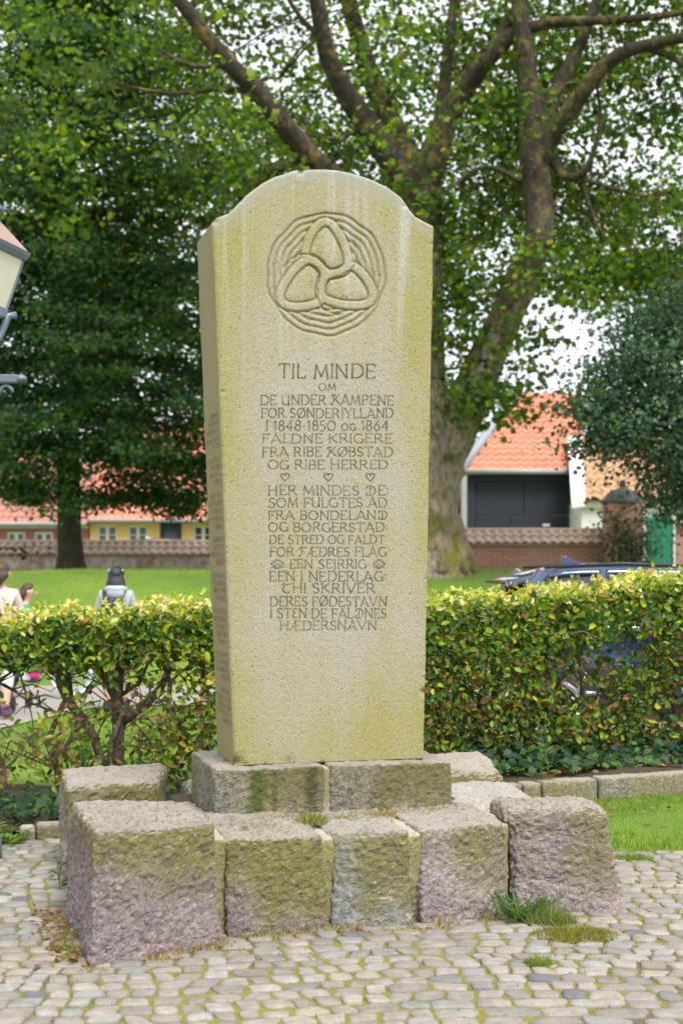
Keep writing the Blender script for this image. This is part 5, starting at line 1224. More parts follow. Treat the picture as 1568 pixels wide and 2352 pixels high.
def coping_wall(label, x0, x1, Y, ztop, zeave, zbot, mat, slant=0.0, th=0.34):
    root = empty('garden_wall', ((x0+x1)/2, Y, zbot)); L = (x1-x0)/2; root.rotation_euler = (0, 0, math.atan2(slant, x1-x0))
    tag(root, label, 'wall')
    MB().box(-L, L, -th/2, th/2, -0.5, zeave-zbot).build('masonry', mat, root)
    h = zeave-zbot; rz = ztop-zbot
    pantiles([(-L, -th/2-.14, h-.02), (L, -th/2-.14, h-.02), (L, 0, rz), (-L, 0, rz)], 'coping', TILE_C, root, 0.22, 0.34, 0.034, 8)
    pantiles([(L, th/2+.14, h-.02), (-L, th/2+.14, h-.02), (-L, 0, rz), (L, 0, rz)], 'coping', TILE_C, root, 0.22, 0.34, 0.034, 6)
    mb = MB(); mb.tube([(-L, 0, rz-.02), (L, 0, rz-.02)], 0.06, 10)
    mb.build('ridge', TILE_C, root, True); return root
YW = 38.0
coping_wall('long old wall with lime washed flaking brick and curved tile coping, left of the memorial', -16.5, 1.2, YW, wz(1243, YW), wz(1272, YW), 1.55, BRICK_L)
YR = 34.0
coping_wall('clean red brick wall with brown tile coping between the big maple and the domed gate pillar', wx(985, YR), wx(1388, YR), YR, wz(1216, YR), wz(1246, YR), 1.55, BRICK_R)
o = coping_wall('brick wall right of the green door behind the dark tree', wx(1548, YR), wx(1548, YR)+6, YR, wz(1175, YR), wz(1205, YR), 1.45, BRICK_R)

# red house
YH = 50.0
rh = empty('red_house', (wx(20, YH), YH, 0.6)); tag(rh, 'low dark red brick house with small white windows, left of the yellow house', 'house')
ox, oz = wx(20, YH), 0.6
xr0, xr1 = wx(-330, YH)-ox, wx(204, YH)-ox; ze = wz(1203, YH)-oz
hs = [(wx(a, YH)-ox, wx(b, YH)-ox, wz(1268, YH)-oz, wz(1222, YH)-oz) for a, b in ((-220, -178), (-130, -88), (-50, -8), (17, 58), (80, 122), (146, 188))]
wall_with_holes('facade', xr0, xr1, 0, 0, ze, hs, BRICK_H, rh)
for h in hs: window(rh, *h, 0.06, 2)
MB().box(xr0, xr1, .3, 6, 0, ze-.05).build('rear_wall', BRICK_H, rh)
pantiles([(xr0-.1, -.35, ze), (xr1+.1, -.35, ze), (xr1+.1, 3.2, ze+3.2), (xr0-.1, 3.2, ze+3.2)], 'roof', TILE_R, rh, 0.24, 0.34, 0.035, 5)
pantiles([(xr1+.1, 6.7, ze), (xr0-.1, 6.7, ze), (xr0-.1, 3.2, ze+3.2), (xr1+.1, 3.2, ze+3.2)], 'roof', TILE_R, rh, 0.24, 0.34, 0.035, 4)
for a_, b_ in ((xr0, xr0+.3), (xr1-.3, xr1-.003)): mb = MB(); mb.prism([(0.02, ze-.06), (6, ze-.06), (3.2, ze+3.05)], a_, b_, 'X'); mb.build('gable', BRICK_H, rh)
mb = MB(); mb.tube([(xr0, -.40, ze-.02), (xr1-.02, -.40, ze-.02)], 0.07, 10); mb.build('gutter', LEAD, rh, True)
mb = MB(); mb.box(xr0, xr1, -.06, -.002, ze-.16, ze-.06); mb.build('cornice', WHITEP, rh)
# yellow house
yh = empty('yellow_house', (wx(350, YH), YH, 0.6)); tag(yh, 'ochre yellow house with white casement windows and a dark blue door under bright orange tiles', 'house')
ox = wx(350, YH); x0, x1 = wx(207, YH)-ox, wx(905, YH)-ox; ze = wz(1196, YH)-oz
hs = [(wx(a, YH)-ox, wx(b, YH)-ox, wz(1250, YH)-oz, wz(1207, YH)-oz) for a, b in ((224, 270), (294, 340), (444, 490), (540, 586), (620, 666), (760, 806))]
door = (wx(368, YH)-ox, wx(417, YH)-ox, 0.02, wz(1200, YH)-oz)
wall_with_holes('facade', x0, x1, 0, 0, ze, hs+[door], YELLOW, yh)
for h in hs: window(yh, *h, 0.05, 2)
mb = MB(); mb.box(door[0], door[0]+.12, -.03, .1, .02, door[3]); mb.box(door[1]-.12, door[1], -.03, .1, .02, door[3]); mb.box(door[0]+.12, door[1]-.12, -.03, .1, door[3]-.16, door[3]); mb.box(door[0]+.12, door[1]-.12, .04, .1, .02, door[3]-.85)
d = mb.build('door', NAVY, yh); MB().box(door[0]+.12, door[1]-.12, .05, .07, door[3]-.85, door[3]-.16).build('pane', PANE2, d)
MB().box(x0, x1, .3, 7, 0, ze-.05).build('rear_wall', YELLOW, yh)
pantiles([(x0-.02, -.35, ze), (x1+.1, -.35, ze), (x1+.1, 3.6, ze+3.7), (x0-.02, 3.6, ze+3.7)], 'roof', TILE_O, yh, 0.24, 0.34, 0.035, 5)
pantiles([(x1+.1, 7.5, ze), (x0-.02, 7.5, ze), (x0-.02, 3.6, ze+3.7), (x1+.1, 3.6, ze+3.7)], 'roof', TILE_O, yh, 0.24, 0.34, 0.035, 4)
for a_, b_ in ((x0+.003, x0+.3), (x1-.3, x1-.003)): mb = MB(); mb.prism([(0.02, ze-.06), (7, ze-.06), (3.6, ze+3.55)], a_, b_, 'X'); mb.build('gable', YELLOW, yh)
mb = MB(); mb.tube([(x0+.05, -.40, ze-.02), (x1, -.40, ze-.02)], 0.06, 10); mb.build('gutter', LEAD, yh, True)
# barn with the black gate
YB = 42.0; gz = 0.85
bn = empty('barn', (wx(1200, YB), YB, gz)); tag(bn, 'barn with bright orange pantile roof above a big black boarded gate', 'barn')
ox = wx(1200, YB); X = lambda px: wx(px, YB)-ox; Z = lambda py: wz(py, YB)-gz
xl, xr = X(1073), X(1330); ze = Z(1084); dr = 4.0
rz = EYE+(HY-903)*(YB+dr)/F-gz
RX = lambda px: (px-CX)*(YB+dr)/F-ox
pantiles([(xl-.12, -.25, ze), (xr+.15, -.25, ze), (RX(1334), dr, rz), (RX(1196), dr, rz)], 'roof', TILE_O, bn, 0.27, 0.36, 0.045, 6)
pantiles([(xr+.15, 8.2, ze), (xl-.12, 8.2, ze), (RX(1196), dr, rz), (RX(1334), dr, rz)], 'roof', TILE_O, bn, 0.27, 0.36, 0.045, 4)
mb = MB(); a = Vector((xl-.12, -.25, ze)); b = Vector((RX(1196), dr, rz))
mb.tube([a+Vector((-.10, 0, .05)), b+Vector((-.10, 0, .05))], 0.16, 8, True); mb.build('verge', LEAD, bn, True)
mb = MB(); mb.tube([(xl-.1, -.30, ze-.02), (xr+.15, -.30, ze-.02)], 0.08, 10); mb.build('gutter', LEAD, bn, True)
mb = MB(); mb.box(xl+.02, xr-.02, .25, 7.9, 0, ze-.06); mb.build('rear_wall', WHITEW, bn)
mb = MB(); mb.prism([(.3, ze-.06), (7.9, ze-.06), (dr, rz-.25)], xr-.3, xr-.02, 'X'); mb.build('gable', WHITEW, bn)
gt = MB(); gt.box(xl, xl+.22, -.02, .24, 0, ze-.03); gt.box(xr-.20, xr, -.02, .24, 0, ze-.03); gt.box(xl+.22, xr-.20, -.02, .24, Z(1106), ze-.03)
gt = gt.build('gate_frame', GATEM, bn)
for a, b, c, e in ((1092, 1202, 1182, 1108), (1204, 1310, 1182, 1108), (1092, 1172, 1300, 1186), (1174, 1310, 1300, 1186)):
    MB().box(X(a), X(b), .06, .12, max(0.0, Z(c)), Z(e)).build('gate_leaf', GATEM, bn)
MB().box(X(1246), X(1262), .02, .055, Z(1209), Z(1203)).build('nameplate', WHITEP, bn)
# older roof left of it, behind the maple
oh = empty('old_house', (wx(960, 44), 44.5, gz)); tag(oh, 'house with dark old red roof glimpsed between the maple trunk and the barn', 'house')
ox2 = wx(960, 44); zl = wz(1085, 44)-gz
pantiles([(-3, -.3, zl), (X(1066)+ox-ox2, -.3, zl), (X(1066)+ox-ox2+.85, 2.2, zl+2.0), (-3, 2.2, zl+2.0)], 'roof', TILE_R, oh, 0.25, 0.35, 0.04, 5)
MB().box(-3, X(1064)+ox-ox2, 0, 4.4, 0, zl-.04).build('wall', WHITEW, oh)
pantiles([(X(1066)+ox-ox2, 4.7, zl), (-3, 4.7, zl), (-3, 2.2, zl+2.0), (X(1066)+ox-ox2+.85, 2.2, zl+2.0)], 'roof', TILE_R, oh, 0.25, 0.35, 0.04, 4)
# white house with the mottled roof
YC = 40.0
wh = empty('white_house', (wx(1400, YC), YC, gz)); tag(wh, 'low white house with mottled orange tiles right of the black gate', 'house')
ox = wx(1400, YC); X = lambda px: wx(px, YC)-ox; Z = lambda py: wz(py, YC)-gz
xl, xr = X(1334), X(1640); ze = Z(1148)
MB().box(xl, xr, 0, 5, 0, ze-.05).build('wall', WHITEW, wh)
pantiles([(xl+.05, -.3, ze), (xr, -.3, ze), (xr, 2.6, ze+2.0), (X(1366), 2.6, ze+2.0)], 'roof', TILE_Y, wh, 0.26, 0.35, 0.045, 6)
pantiles([(xr, 5.5, ze), (xl, 5.5, ze), (X(1366), 2.6, ze+2.0), (xr, 2.6, ze+2.0)], 'roof', TILE_Y, wh, 0.26, 0.35, 0.045, 4)
mb = MB(); mb.add([(xl-.32, -.32, ze-.1), (xl+.06, -.32, ze+.06), (X(1366)+.06, 2.6, ze+2.12), (X(1366)-.36, 2.6, ze+2.0), (xl-.32, -.32, ze-.25), (xl+.06, -.32, ze-.2), (X(1366)+.06, 2.6, ze+1.85), (X(1366)-.36, 2.6, ze+1.75)],
    [(0,1,2,3),(7,6,5,4),(0,4,5,1),(1,5,6,2),(2,6,7,3),(3,7,4,0)]); mb.build('verge', WHITEP, wh)
mb = MB(); mb.box(xl-.18, xr, -.12, -.002, ze-.22, ze-.06); mb.build('cornice', WHITEP, wh)
# gate pillar, door
YP = 33.5
gp = empty('gate_pillar', (wx(1428, YP), YP, 1.5)); tag(gp, 'brick gate pillar with dark domed cap and ball finial wrapped in ivy', 'pillar')
hw = 0.40; zt = wz(1157, YP)-1.5
MB().box(-hw, hw, -hw, hw, -0.5, zt).build('shaft', BRICK_R, gp)
mb = MB(); mb.lathe([(hw*1.25, zt), (hw*1.28, zt+.05), (hw*1.12, zt+.10), (hw*.98, zt+.20), (hw*.72, zt+.30), (hw*.30, zt+.36), (.07, zt+.38), (.05, zt+.42)], 24); mb.ellipsoid((0, 0, zt+.47), (.085, .085, .085), 12, 8)
mb.build('cap', STONEG, gp, True)
iv = empty('ivy_plant', (wx(1420, YP), YP-.45, 1.5)); tag(iv, 'grey green creeper climbing the domed gate pillar', 'creeper')
n = 900; q = rng.standard_normal((n, 3))*np.array([.36, .10, .42])+np.array([0, -.02, .55]); q[:, 0] += .3*np.sin(q[:, 2]*3)
nr = unit(rng.standard_normal((n, 3))*.6+np.array([0, -1, .4])); ax = rand_dirs(n); ax = unit(ax-nr*np.sum(ax*nr, 1, keepdims=True)); L = .10*rng.uniform(.6, 1.3, n)
leaves('foliage', q, ax, nr, L, L*.8, pick(n, [(0.035, 0.075, 0.035), (0.055, 0.10, 0.05), (0.09, 0.12, 0.05)], [2, 2, 1], .2), LEAF_B, LEAF_HEX, iv)
mb = MB()
for k in range(4): mb.tube([(-.2+.15*k, .0, -.1), (-.25+.18*k, .02, .4), (-.15+.12*k, .02, .9)], [.02, .015, .006], 6, False)
mb.build('stem', BARK2, iv, True)
gd = empty('garden_door', (wx(1511, YP), YP, 1.45)); tag(gd, 'bright green board door between white posts in the brick wall at the right', 'door')
xa, xb = wx(1482, YP)-wx(1511, YP), wx(1543, YP)-wx(1511, YP); zt = wz(1188, YP)-1.45
mb = MB()
for k in range(5): mb.box(xa+(xb-xa)*k/5+.004, xa+(xb-xa)*(k+1)/5-.004, 0, .05, -.3, zt)
mb.build('leaf', GREENP, gd)
mb = MB(); mb.box(xa-.12, xa-.01, -.06, .1, -.4, zt+.1); mb.box(xb+.01, xb+.06, -.06, .1, -.4, zt+.1); mb.build('post', WHITEP, gd)
# ------------------------------------------------------------------ street lamp at the left edge
LAMPM = plain('blue_grey_painted_iron', (0.13, 0.165, 0.225), 0.4, 0.15, 5.0, 0.0, 0.2)
COPPER = plain('dull_copper_roof', (0.42, 0.27, 0.25), 0.45, 0.2, 4.0, 0.0, 0.3)
def mat_opal():
    m = M('opal_lamp_glass'); v = m.obj(); a = m.noise(3, 4, 0.6, v)
    return m.done(m.bsdf(m.mix(a, (0.62, 0.56, 0.45), (0.78, 0.74, 0.64)), 0.25, Specular_IOR_Level=0.5))
OPAL = mat_opal()
YL = 7.8; sL = F/YL
lp = empty('street_lamp', (wx(-50, YL), YL, 0.0)); tag(lp, 'blue grey street lamp with tapered opal lantern at the left picture edge', 'street lamp')
q13 = R(-13)
def sq(h, z): return [Vector((h*(math.cos(q13)*a-math.sin(q13)*b), h*(math.sin(q13)*a+math.cos(q13)*b), z)) for a, b in ((-1, -1), (1, -1), (1, 1), (-1, 1))]
zt, zb = EYE+(HY-571)/sL, EYE+(HY-711)/sL
def frustum(mb, h0, z0, h1, z1):
    a, b = sq(h0, z0), sq(h1, z1); return mb.add(a+b, [(3,2,1,0),(4,5,6,7),(0,1,5,4),(1,2,6,5),(2,3,7,6),(3,0,4,7)])
mb = MB(); frustum(mb, .205, zt+.012, .075, zt+.185); mb.build('roof', COPPER, lp)
mb = MB(); frustum(mb, .197, zt-.035, .208, zt-.012); frustum(mb, .208, zt-.011, .215, zt+.010); mb.build('eaves', LAMPM, lp)
mb = MB(); mb.lathe([(.07, zt+.18), (.075, zt+.23), (.14, zt+.20), (.145, zt+.215), (.10, zt+.27), (.04, zt+.30), (.02, zt+.36), (.03, zt+.38), (.005, zt+.41)], 20); mb.build('chimney', LAMPM, lp, True)
gl = MB(); frustum(gl, .111, zb+.02, .181, zt-.036); gl.build('glass', OPAL, lp)
for p, q in zip(sq(.113, zb+.01), sq(.183, zt-.03)): mb = MB(); mb.tube([p, q], .008, 6); mb.build('corner_bar', LAMPM, lp)
mb = MB(); frustum(mb, .117, zb-.03, .120, zb+.018); mb.build('lantern_base', LAMPM, lp)
for k, p in enumerate(sq(.120, zb-.02)):
    d = Vector((p.x, p.y, 0)).normalized(); mb = MB()
    mb.tube([p+d*.045+Vector((0, 0, .01)), p+Vector((0, 0, 0.0)), p-d*.02+Vector((0, 0, -.06)), p-d*.05+Vector((0, 0, -.13)), p-d*.10+Vector((0, 0, -.185)), p-d*.165+Vector((0, 0, -.21))], [.02, .022, .018, .017, .017, .018], 10)
    mb.build('bracket', LAMPM, lp, True)
zbar = EYE+(HY-870)/sL
mb = MB(); mb.box(-.22, .22, -.025, .025, zbar-.022, zbar+.022); mb.build('ladder_bar', LAMPM, lp, False, .006)
for s_ in (-1, 1): mb = MB(); mb.ellipsoid((s_*.235, 0, zbar), (.035, .03, .024), 12, 8); mb.build('bar_end', LAMPM, lp, True)
for s_ in (-1, 1):
    mb = MB(); mb.tube([(s_*x_, 0, zbar+z_) for x_, z_ in ((.19, -.075), (.185, -.055), (.165, -.038), (.14, -.04), (.125, -.06), (.115, -.085), (.095, -.10), (.07, -.095), (.055, -.07), (.05, -.045), (.03, -.03))], .011, 8); mb.build('scroll', LAMPM, lp, True)
mb = MB(); mb.lathe([(.13, -.05), (.13, .10), (.10, .16), (.085, .5), (.075, .9), (.09, .95), (.05, 1.02), (.045, 1.8), (.038, 2.5), (.05, 2.54), (.05, 2.72), (.036, 2.76), (.034, zb-.20), (.06, zb-.19)], 20); mb.build('post', LAMPM, lp, True)

# ------------------------------------------------------------------ cars
def mat_carpaint(name, c, rough=0.12):
    m = M(name); return m.done(m.bsdf(c, rough, Coat_Weight=1.0, Coat_Roughness=0.04, Metallic=0.25))
CARB = mat_carpaint('midnight_blue_car_paint', (0.022, 0.045, 0.115))
CARW = mat_carpaint('white_car_paint', (0.72, 0.73, 0.74))
TYRE = plain('tyre_rubber', (0.018, 0.018, 0.02), 0.8); BLK = plain('black_plastic', (0.014, 0.014, 0.016), 0.45)
ALLOY = plain('alloy_rim', (0.45, 0.46, 0.48), 0.3, 0.1, 5, 0, 0.7); REDL = plain('red_lamp_glass', (0.35, 0.012, 0.012), 0.2)
def mat_cglass():
    m = M('tinted_car_glass'); return m.done(m.bsdf((0.016, 0.022, 0.034), 0.05, Specular_IOR_Level=0.8))
CGL = mat_cglass()
def car(name, label, loc, rz, paint, H=1.66, L=4.55):
    root = empty(name, loc, rz); tag(root, label, 'car')
    # stations along x from the tail: (x, half width at the belt, sill z, belt z)
    st = [(0.02, .70, .52, .95), (0.08, .80, .42, 1.00), (0.25, .87, .34, 1.04), (0.7, .91, .28, 1.06), (1.4, .92, .26, 1.05), (2.2, .92, .26, 1.03), (3.0, .91, .26, 1.00), (3.35, .90, .27, .98), (3.8, .88, .29, .93), (4.2, .83, .33, .86), (4.42, .74, .38, .76), (4.5, .60, .45, .66)]
    V, Fq = [], []; prof_ = [(0, 0), (.86, 0), (.95, .10), (1.0, .32), (1.0, .52), (.965, .74), (.985, .86), (.95, 1.0), (.0, 1.03)]
    full = [(-a, b) for a, b in prof_[::-1]][:-1]+prof_
    k = len(full)
    for x, w, s0, b in st:
        for a, t in full: V.append((x, a*w, s0+(b-s0)*t))
    ns = len(st)
    for i in range(ns-1):
        for j in range(k-1): Fq.append((i*k+j, (i+1)*k+j, (i+1)*k+j+1, i*k+j+1))
        Fq.append((i*k+k-1, (i+1)*k+k-1, (i+1)*k, i*k))
    mb = MB(); mb.add(V, Fq+[tuple(range(k)), tuple((ns-1)*k+j for j in range(k-1, -1, -1))]); mb.build('body', paint, root, True)
    # greenhouse: roof shell on glass
    B = 1.045
    def gh(lst, w0, w1, z0, z1): return [(x0, s*w0, z0) for x0 in lst[:2] for s in (-1, 1)]
    xb0, xb1, xt0, xt1 = .16, 3.42, .62, 2.55; wb, wt = .85, .66
    zt_ = H-.07
    g = MB(); g.add([(xb0, -wb, B-.06), (xb1, -wb, B-.09), (xb1, wb, B-.09), (xb0, wb, B-.06), (xt0, -wt, zt_), (xt1, -wt, zt_), (xt1, wt, zt_), (xt0, wt, zt_)],
        [(3,2,1,0),(4,5,6,7),(0,1,5,4),(1,2,6,5),(2,3,7,6),(3,0,4,7)]); g.build('cabin_glass', CGL, root)
    rf = []
    nx_, ny_ = 14, 9
    for i in range(nx_):
        t = i/(nx_-1); x = xt0-.46+(xt1+.10-xt0+.46)*t
        cam_ = math.sin(math.pi*min(1, max(0, .08+t*.86)))
        for j in range(ny_):
            s_ = -1+2*j/(ny_-1); w = (wt+.035)*(0.93 if i == 0 else 1); z = zt_-.03+.075*(1-abs(s_)**3)*(.55+.45*cam_)+.035*cam_-.11*max(0, 1-t/.28)**1.6
            rf.append((x, s_*w, z))
    ff = [(i*ny_+j, (i+1)*ny_+j, (i+1)*ny_+j+1, i*ny_+j+1) for i in range(nx_-1) for j in range(ny_-1)]
    r_ = MB(); r_.add(rf+[(a, b, c-.05) for a, b, c in rf], ff+[tuple(q+len(rf) for q in f[::-1]) for f in ff]+
        [(i*ny_, i*ny_+len(rf), (i+1)*ny_+len(rf), (i+1)*ny_) for i in range(nx_-1)]+[((i+1)*ny_-1, (i+2)*ny_-1, (i+2)*ny_-1+len(rf), (i+1)*ny_-1+len(rf)) for i in range(nx_-1)]+
        [(j, j+1, j+1+len(rf), j+len(rf)) for j in range(ny_-1)]+[((nx_-1)*ny_+j+1, (nx_-1)*ny_+j, (nx_-1)*ny_+j+len(rf), (nx_-1)*ny_+j+1+len(rf)) for j in range(ny_-1)])
    r_.build('roof', paint, root, True)
    mb = MB(); mb.box(xt0-.53, xt0-.40, -.60, .60, zt_-.135, zt_-.105); mb.build('spoiler', BLK, root, False, .012)
    for s_ in (-1, 1):
        mb = MB(); mb.tube([(xt0-.1, s_*(wt+.0), zt_+.035), (1.3, s_*(wt+.01), zt_+.075), (xt1, s_*wt, zt_+.03)], .018, 6); mb.build('roof_rail', BLK, root, True)
        p = MB()
        for a, b, w_ in (((xb0-.03, s_*(wb+.015), B-.05), (xt0-.12, s_*(wt+.012), zt_-.02), .095), ((1.02, s_*(wb+.01), B-.05), (1.12, s_*(wt+.012), zt_), .07), ((2.02, s_*(wb+.01), B-.05), (1.92, s_*(wt+.012), zt_), .05), ((xb1-.02, s_*(wb-.01), B-.07), (xt1+.04, s_*(wt+.01), zt_-.01), .045)):
            p.tube([a, b], [w_, w_*.8], 8)
        p.tube([(xb0, s_*(wb+.005), B-.03), (xb1-.3, s_*(wb+.008), B-.05)], .035, 6); p.build('pillar', paint, root, True)
        mb = MB(); mb.ellipsoid((3.0, s_*1.0, 1.08), (.10, .10, .075), 12, 8); mb.tube([(3.02, s_*.84, 1.02), (3.0, s_*.95, 1.05)], .02, 6); mb.build('mirror', paint, root, True)
        mb = MB(); mb.box(.035, .26, s_*.62-.15, s_*.62+.15, .80, .94); mb.build('tail_light', REDL, root, False, .02)
        mb = MB(); mb.ellipsoid((4.25, s_*.60, .74), (.17, .20, .075), 12, 8); mb.build('headlight', OPAL, root, True)
        for hx_ in (1.25, 2.35):
            mb = MB(); mb.tube([(hx_, s_*.935, .93), (hx_+.2, s_*.935, .93)], .016, 6); mb.build('door_handle', paint, root, True)
        for wxx in (.82, 3.62):
            mb = MB(); mb.lathe([(.39, -.03), (.39, .03)], 28); mb.v = [(a+wxx, c*.5+s_*.905, b+.37) for a, b, c in mb.v]; mb.build('wheel_arch', BLK, root, True)
            wh_ = MB(); wh_.torus((wxx, s_*.86, .335), .255, .088, 32, 10); w_ = wh_.build('wheel', TYRE, root, True)
            rm = MB(); rm.tube([(wxx, s_*.80, .335), (wxx, s_*.925, .335)], .05, 12)
            for a in range(0, 360, 72): rm.tube([(wxx, s_*.92, .335), (wxx+.22*math.cos(R(a)), s_*.92, .335+.22*math.sin(R(a)))], [.035, .022], 6)
            rm.torus((wxx, s_*.90, .335), .215, .03, 28, 6); rm.build('rim', ALLOY, w_, True)
    f_ = MB(); f_.prism([(xt0+.20, zt_+.05), (xt0+.42, zt_+.075), (xt0+.24, zt_+.155), (xt0+.20, zt_+.15)], -.025, .025); f_.build('antenna_fin', paint, root, False, .008)
    mb = MB(); mb.tube([(2.45, .30, zt_+.03), (2.68, .30, zt_+.19)], [.006, .004], 6); mb.build('aerial', BLK, root, True)
    return root
car('parked_car', 'dark blue estate car parked behind the thick half of the hedge', (1.50, 15.0, .0), R(2.0), CARB, 1.62)
car('parked_car', 'white car of which only the roof shows above the old limewashed wall', (wx(318, 44.5)-.6, 44.5, wz(1237, 44.5)-1.62), R(3), CARW, 1.60)

# ------------------------------------------------------------------ people
SKIN = plain('skin', (0.55, 0.34, 0.25), 0.55, 0.06, 8)
def cloth(name, c, var=0.12): return plain(name, c, 0.9, var, 9, 0.25)
def skin_mesh(name, verts, edges, radii, mat, parent, sub=2, root=0):
    me = bpy.data.meshes.new(name); me.from_pydata([tuple(v) for v in verts], edges, [])
    o = bpy.data.objects.new(name, me); COL.objects.link(o)
    sk_ = o.modifiers.new('skin', 'SKIN'); sk_.use_smooth_shade = True
    for i, sv in enumerate(me.skin_vertices[0].data):
        r = radii[i]; sv.radius = r if hasattr(r, '__len__') else (r, r); sv.use_root = (i == root)
    if sub: o.modifiers.new('sub', 'SUBSURF').levels = sub
    dg = bpy.context.evaluated_depsgraph_get(); m2 = bpy.data.meshes.new_from_object(o.evaluated_get(dg)); m2.name = name
    bpy.data.objects.remove(o); bpy.data.meshes.remove(me)
    for p in m2.polygons: p.use_smooth = True
    m2.materials.clear(); m2.materials.append(mat)
    o = bpy.data.objects.new(name, m2); COL.objects.link(o); o.parent = parent; return o
def person(label, loc, rz, J, k, shirt, trouser, shoe, hair, hairlong, sleeve=1.0, trouserlen=0.75, shirtlen=0.0, size=1.0):
    "J: joints in metres, facing +Y; k: body thickness factor"
    root = empty('person', loc, rz); tag(root, label, 'person')
    V, E, Rr = [], [], []; idx = {}
    def v(n, p, r): idx[n] = len(V); V.append(Vector(p)); Rr.append(r if hasattr(r, '__len__') else r*k); return idx[n]
    def e(a, b): E.append((idx[a], idx[b]))
    v('pel', J['pel'], .125); v('belly', J['belly'], .115); v('chest', J['chest'], .130); v('neck', J['neck'], .052); 
    hd = Vector(J['head']); v('chin', Vector(J['neck']).lerp(hd, .45), .052); v('head', hd, .088*1.03); v('crown', hd+Vector((0, -.01, .040))*k, .070)
    for a, b in (('pel', 'belly'), ('belly', 'chest'), ('chest', 'neck'), ('neck', 'chin'), ('chin', 'head'), ('head', 'crown')): e(a, b)
    for s_ in 'lr':
        v('sh'+s_, J['sh'+s_], .062); v('el'+s_, J['el'+s_], .043); v('wr'+s_, J['wr'+s_], .028)
        e('chest', 'sh'+s_); e('sh'+s_, 'el'+s_); e('el'+s_, 'wr'+s_)
        d = (Vector(J['wr'+s_])-Vector(J['el'+s_])).normalized(); side = Vector((d.y, -d.x, 0)) if abs(d.z) < .9 else Vector((0, 1, 0)); side = side.normalized() if side.length > .01 else Vector((1, 0, 0))
        w0 = Vector(J['wr'+s_]); v('pm'+s_, w0+d*.07*k, .030); e('wr'+s_, 'pm'+s_)
        nrm_ = d.cross(side).normalized()
        for f_ in range(4):
            o_ = side*(f_-1.5)*.019*k; ln = (.075, .088, .083, .064)[f_]*k
            a = 'f%d%s' % (f_, s_); v(a+'a', w0+d*.098*k+o_, .0098); v(a+'b', w0+d*(.098*k+ln*.5)+o_-nrm_*.012*k, .0085); v(a+'c', w0+d*(.098*k+ln*.85)+o_-nrm_*.035*k, .007)
            e('pm'+s_, a+'a'); e(a+'a', a+'b'); e(a+'b', a+'c')
        v('th'+s_, w0+d*.05*k+side*.040*k, .011); v('th2'+s_, w0+d*.085*k+side*.058*k, .009); e('wr'+s_, 'th'+s_); e('th'+s_, 'th2'+s_)
        v('hp'+s_, J['hp'+s_], .088); v('kn'+s_, J['kn'+s_], .058); v('ca'+s_, Vector(J['kn'+s_]).lerp(Vector(J['an'+s_]), .35), .056); v('an'+s_, J['an'+s_], .036); v('to'+s_, J['to'+s_], .032)
        for a, b in (('pel', 'hp'), ('hp', 'kn'), ('kn', 'ca'), ('ca', 'an'), ('an', 'to')): e(a+s_ if a != 'pel' else 'pel', b+s_)
    skin_mesh('body', V, E, Rr, SKIN, root, 2, 0)
    g = lambda n: Vector(J[n])
    # shirt
    V2 = [g('pel')+Vector((0, 0, -shirtlen)), g('belly'), g('chest'), g('neck')+Vector((0, 0, -.03*k))]; R2 = [.145*k, .135*k, .15*k, .068*k]; E2 = [(0, 1), (1, 2), (2, 3)]
    for s_ in 'lr':
        b = len(V2); en = g('el'+s_).lerp(g('wr'+s_), max(0, sleeve-.0)) if sleeve > 0 else g('sh'+s_).lerp(g('el'+s_), .55)
        V2 += [g('sh'+s_), g('sh'+s_).lerp(g('el'+s_), .5 if sleeve <= 0 else 1.0)]; R2 += [.075*k, .058*k]; E2 += [(2, b), (b, b+1)]
        if sleeve > 0: V2.append(en); R2.append(.044*k); E2.append((b+1, b+2))
    skin_mesh('shirt', V2, E2, R2, shirt, root, 2, 0)
    V3 = [g('pel')+Vector((0, 0, .02))]; R3 = [.142*k]; E3 = []
    for s_ in 'lr':
        b = len(V3); kn = g('kn'+s_); an = g('an'+s_)
        if trouserlen <= .5:
            V3 += [g('hp'+s_), g('hp'+s_).lerp(kn, trouserlen*2)]; R3 += [.105*k, .085*k]; E3 += [(0, b), (b, b+1)]
        else:
            V3 += [g('hp'+s_), kn, kn.lerp(an, (trouserlen-.5)*2)]; R3 += [.104*k, .074*k, .062*k]; E3 += [(0, b), (b, b+1), (b+1, b+2)]
    skin_mesh('trousers', V3, E3, R3, trouser, root, 2, 0)
    for s_ in 'lr':
        a, t = g('an'+s_), g('to'+s_); d = (t-a); d.z = 0; d.normalize()
        mb = MB(); rot = Matrix.Rotation(math.atan2(d.y, d.x), 3, 'Z')
        mb.ellipsoid(a+d*.055*k+Vector((0, 0, -.045*k)), (.135*k, .048*k, .052*k), 14, 8, rot); mb.ellipsoid(a+Vector((0, 0, .0)), (.052*k, .045*k, .06*k), 12, 8, rot)
        sh = mb.build('shoe', shoe, root, True)
    # face
    fh = hd+Vector((0, .0, 0)); mb = MB()
    mb.ellipsoid(fh+Vector((0, .098, -.02))*k, (.014*k, .022*k, .022*k), 10, 8); mb.build('nose', SKIN, root, True)
    for s_ in (-1, 1):
        mb = MB(); mb.ellipsoid(fh+Vector((s_*.033, .084, .012))*k, (.013*k, .010*k, .008*k), 10, 6); mb.build('eye', BLK, root, True)
        mb = MB(); mb.ellipsoid(fh+Vector((s_*.090, -.005, -.005))*k, (.012*k, .022*k, .032*k), 10, 6); mb.build('ear', SKIN, root, True)
    mb = MB(); mb.ellipsoid(fh+Vector((0, .086, -.058))*k, (.024*k, .010*k, .008*k), 10, 6); mb.build('mouth', LIPS, root, True)
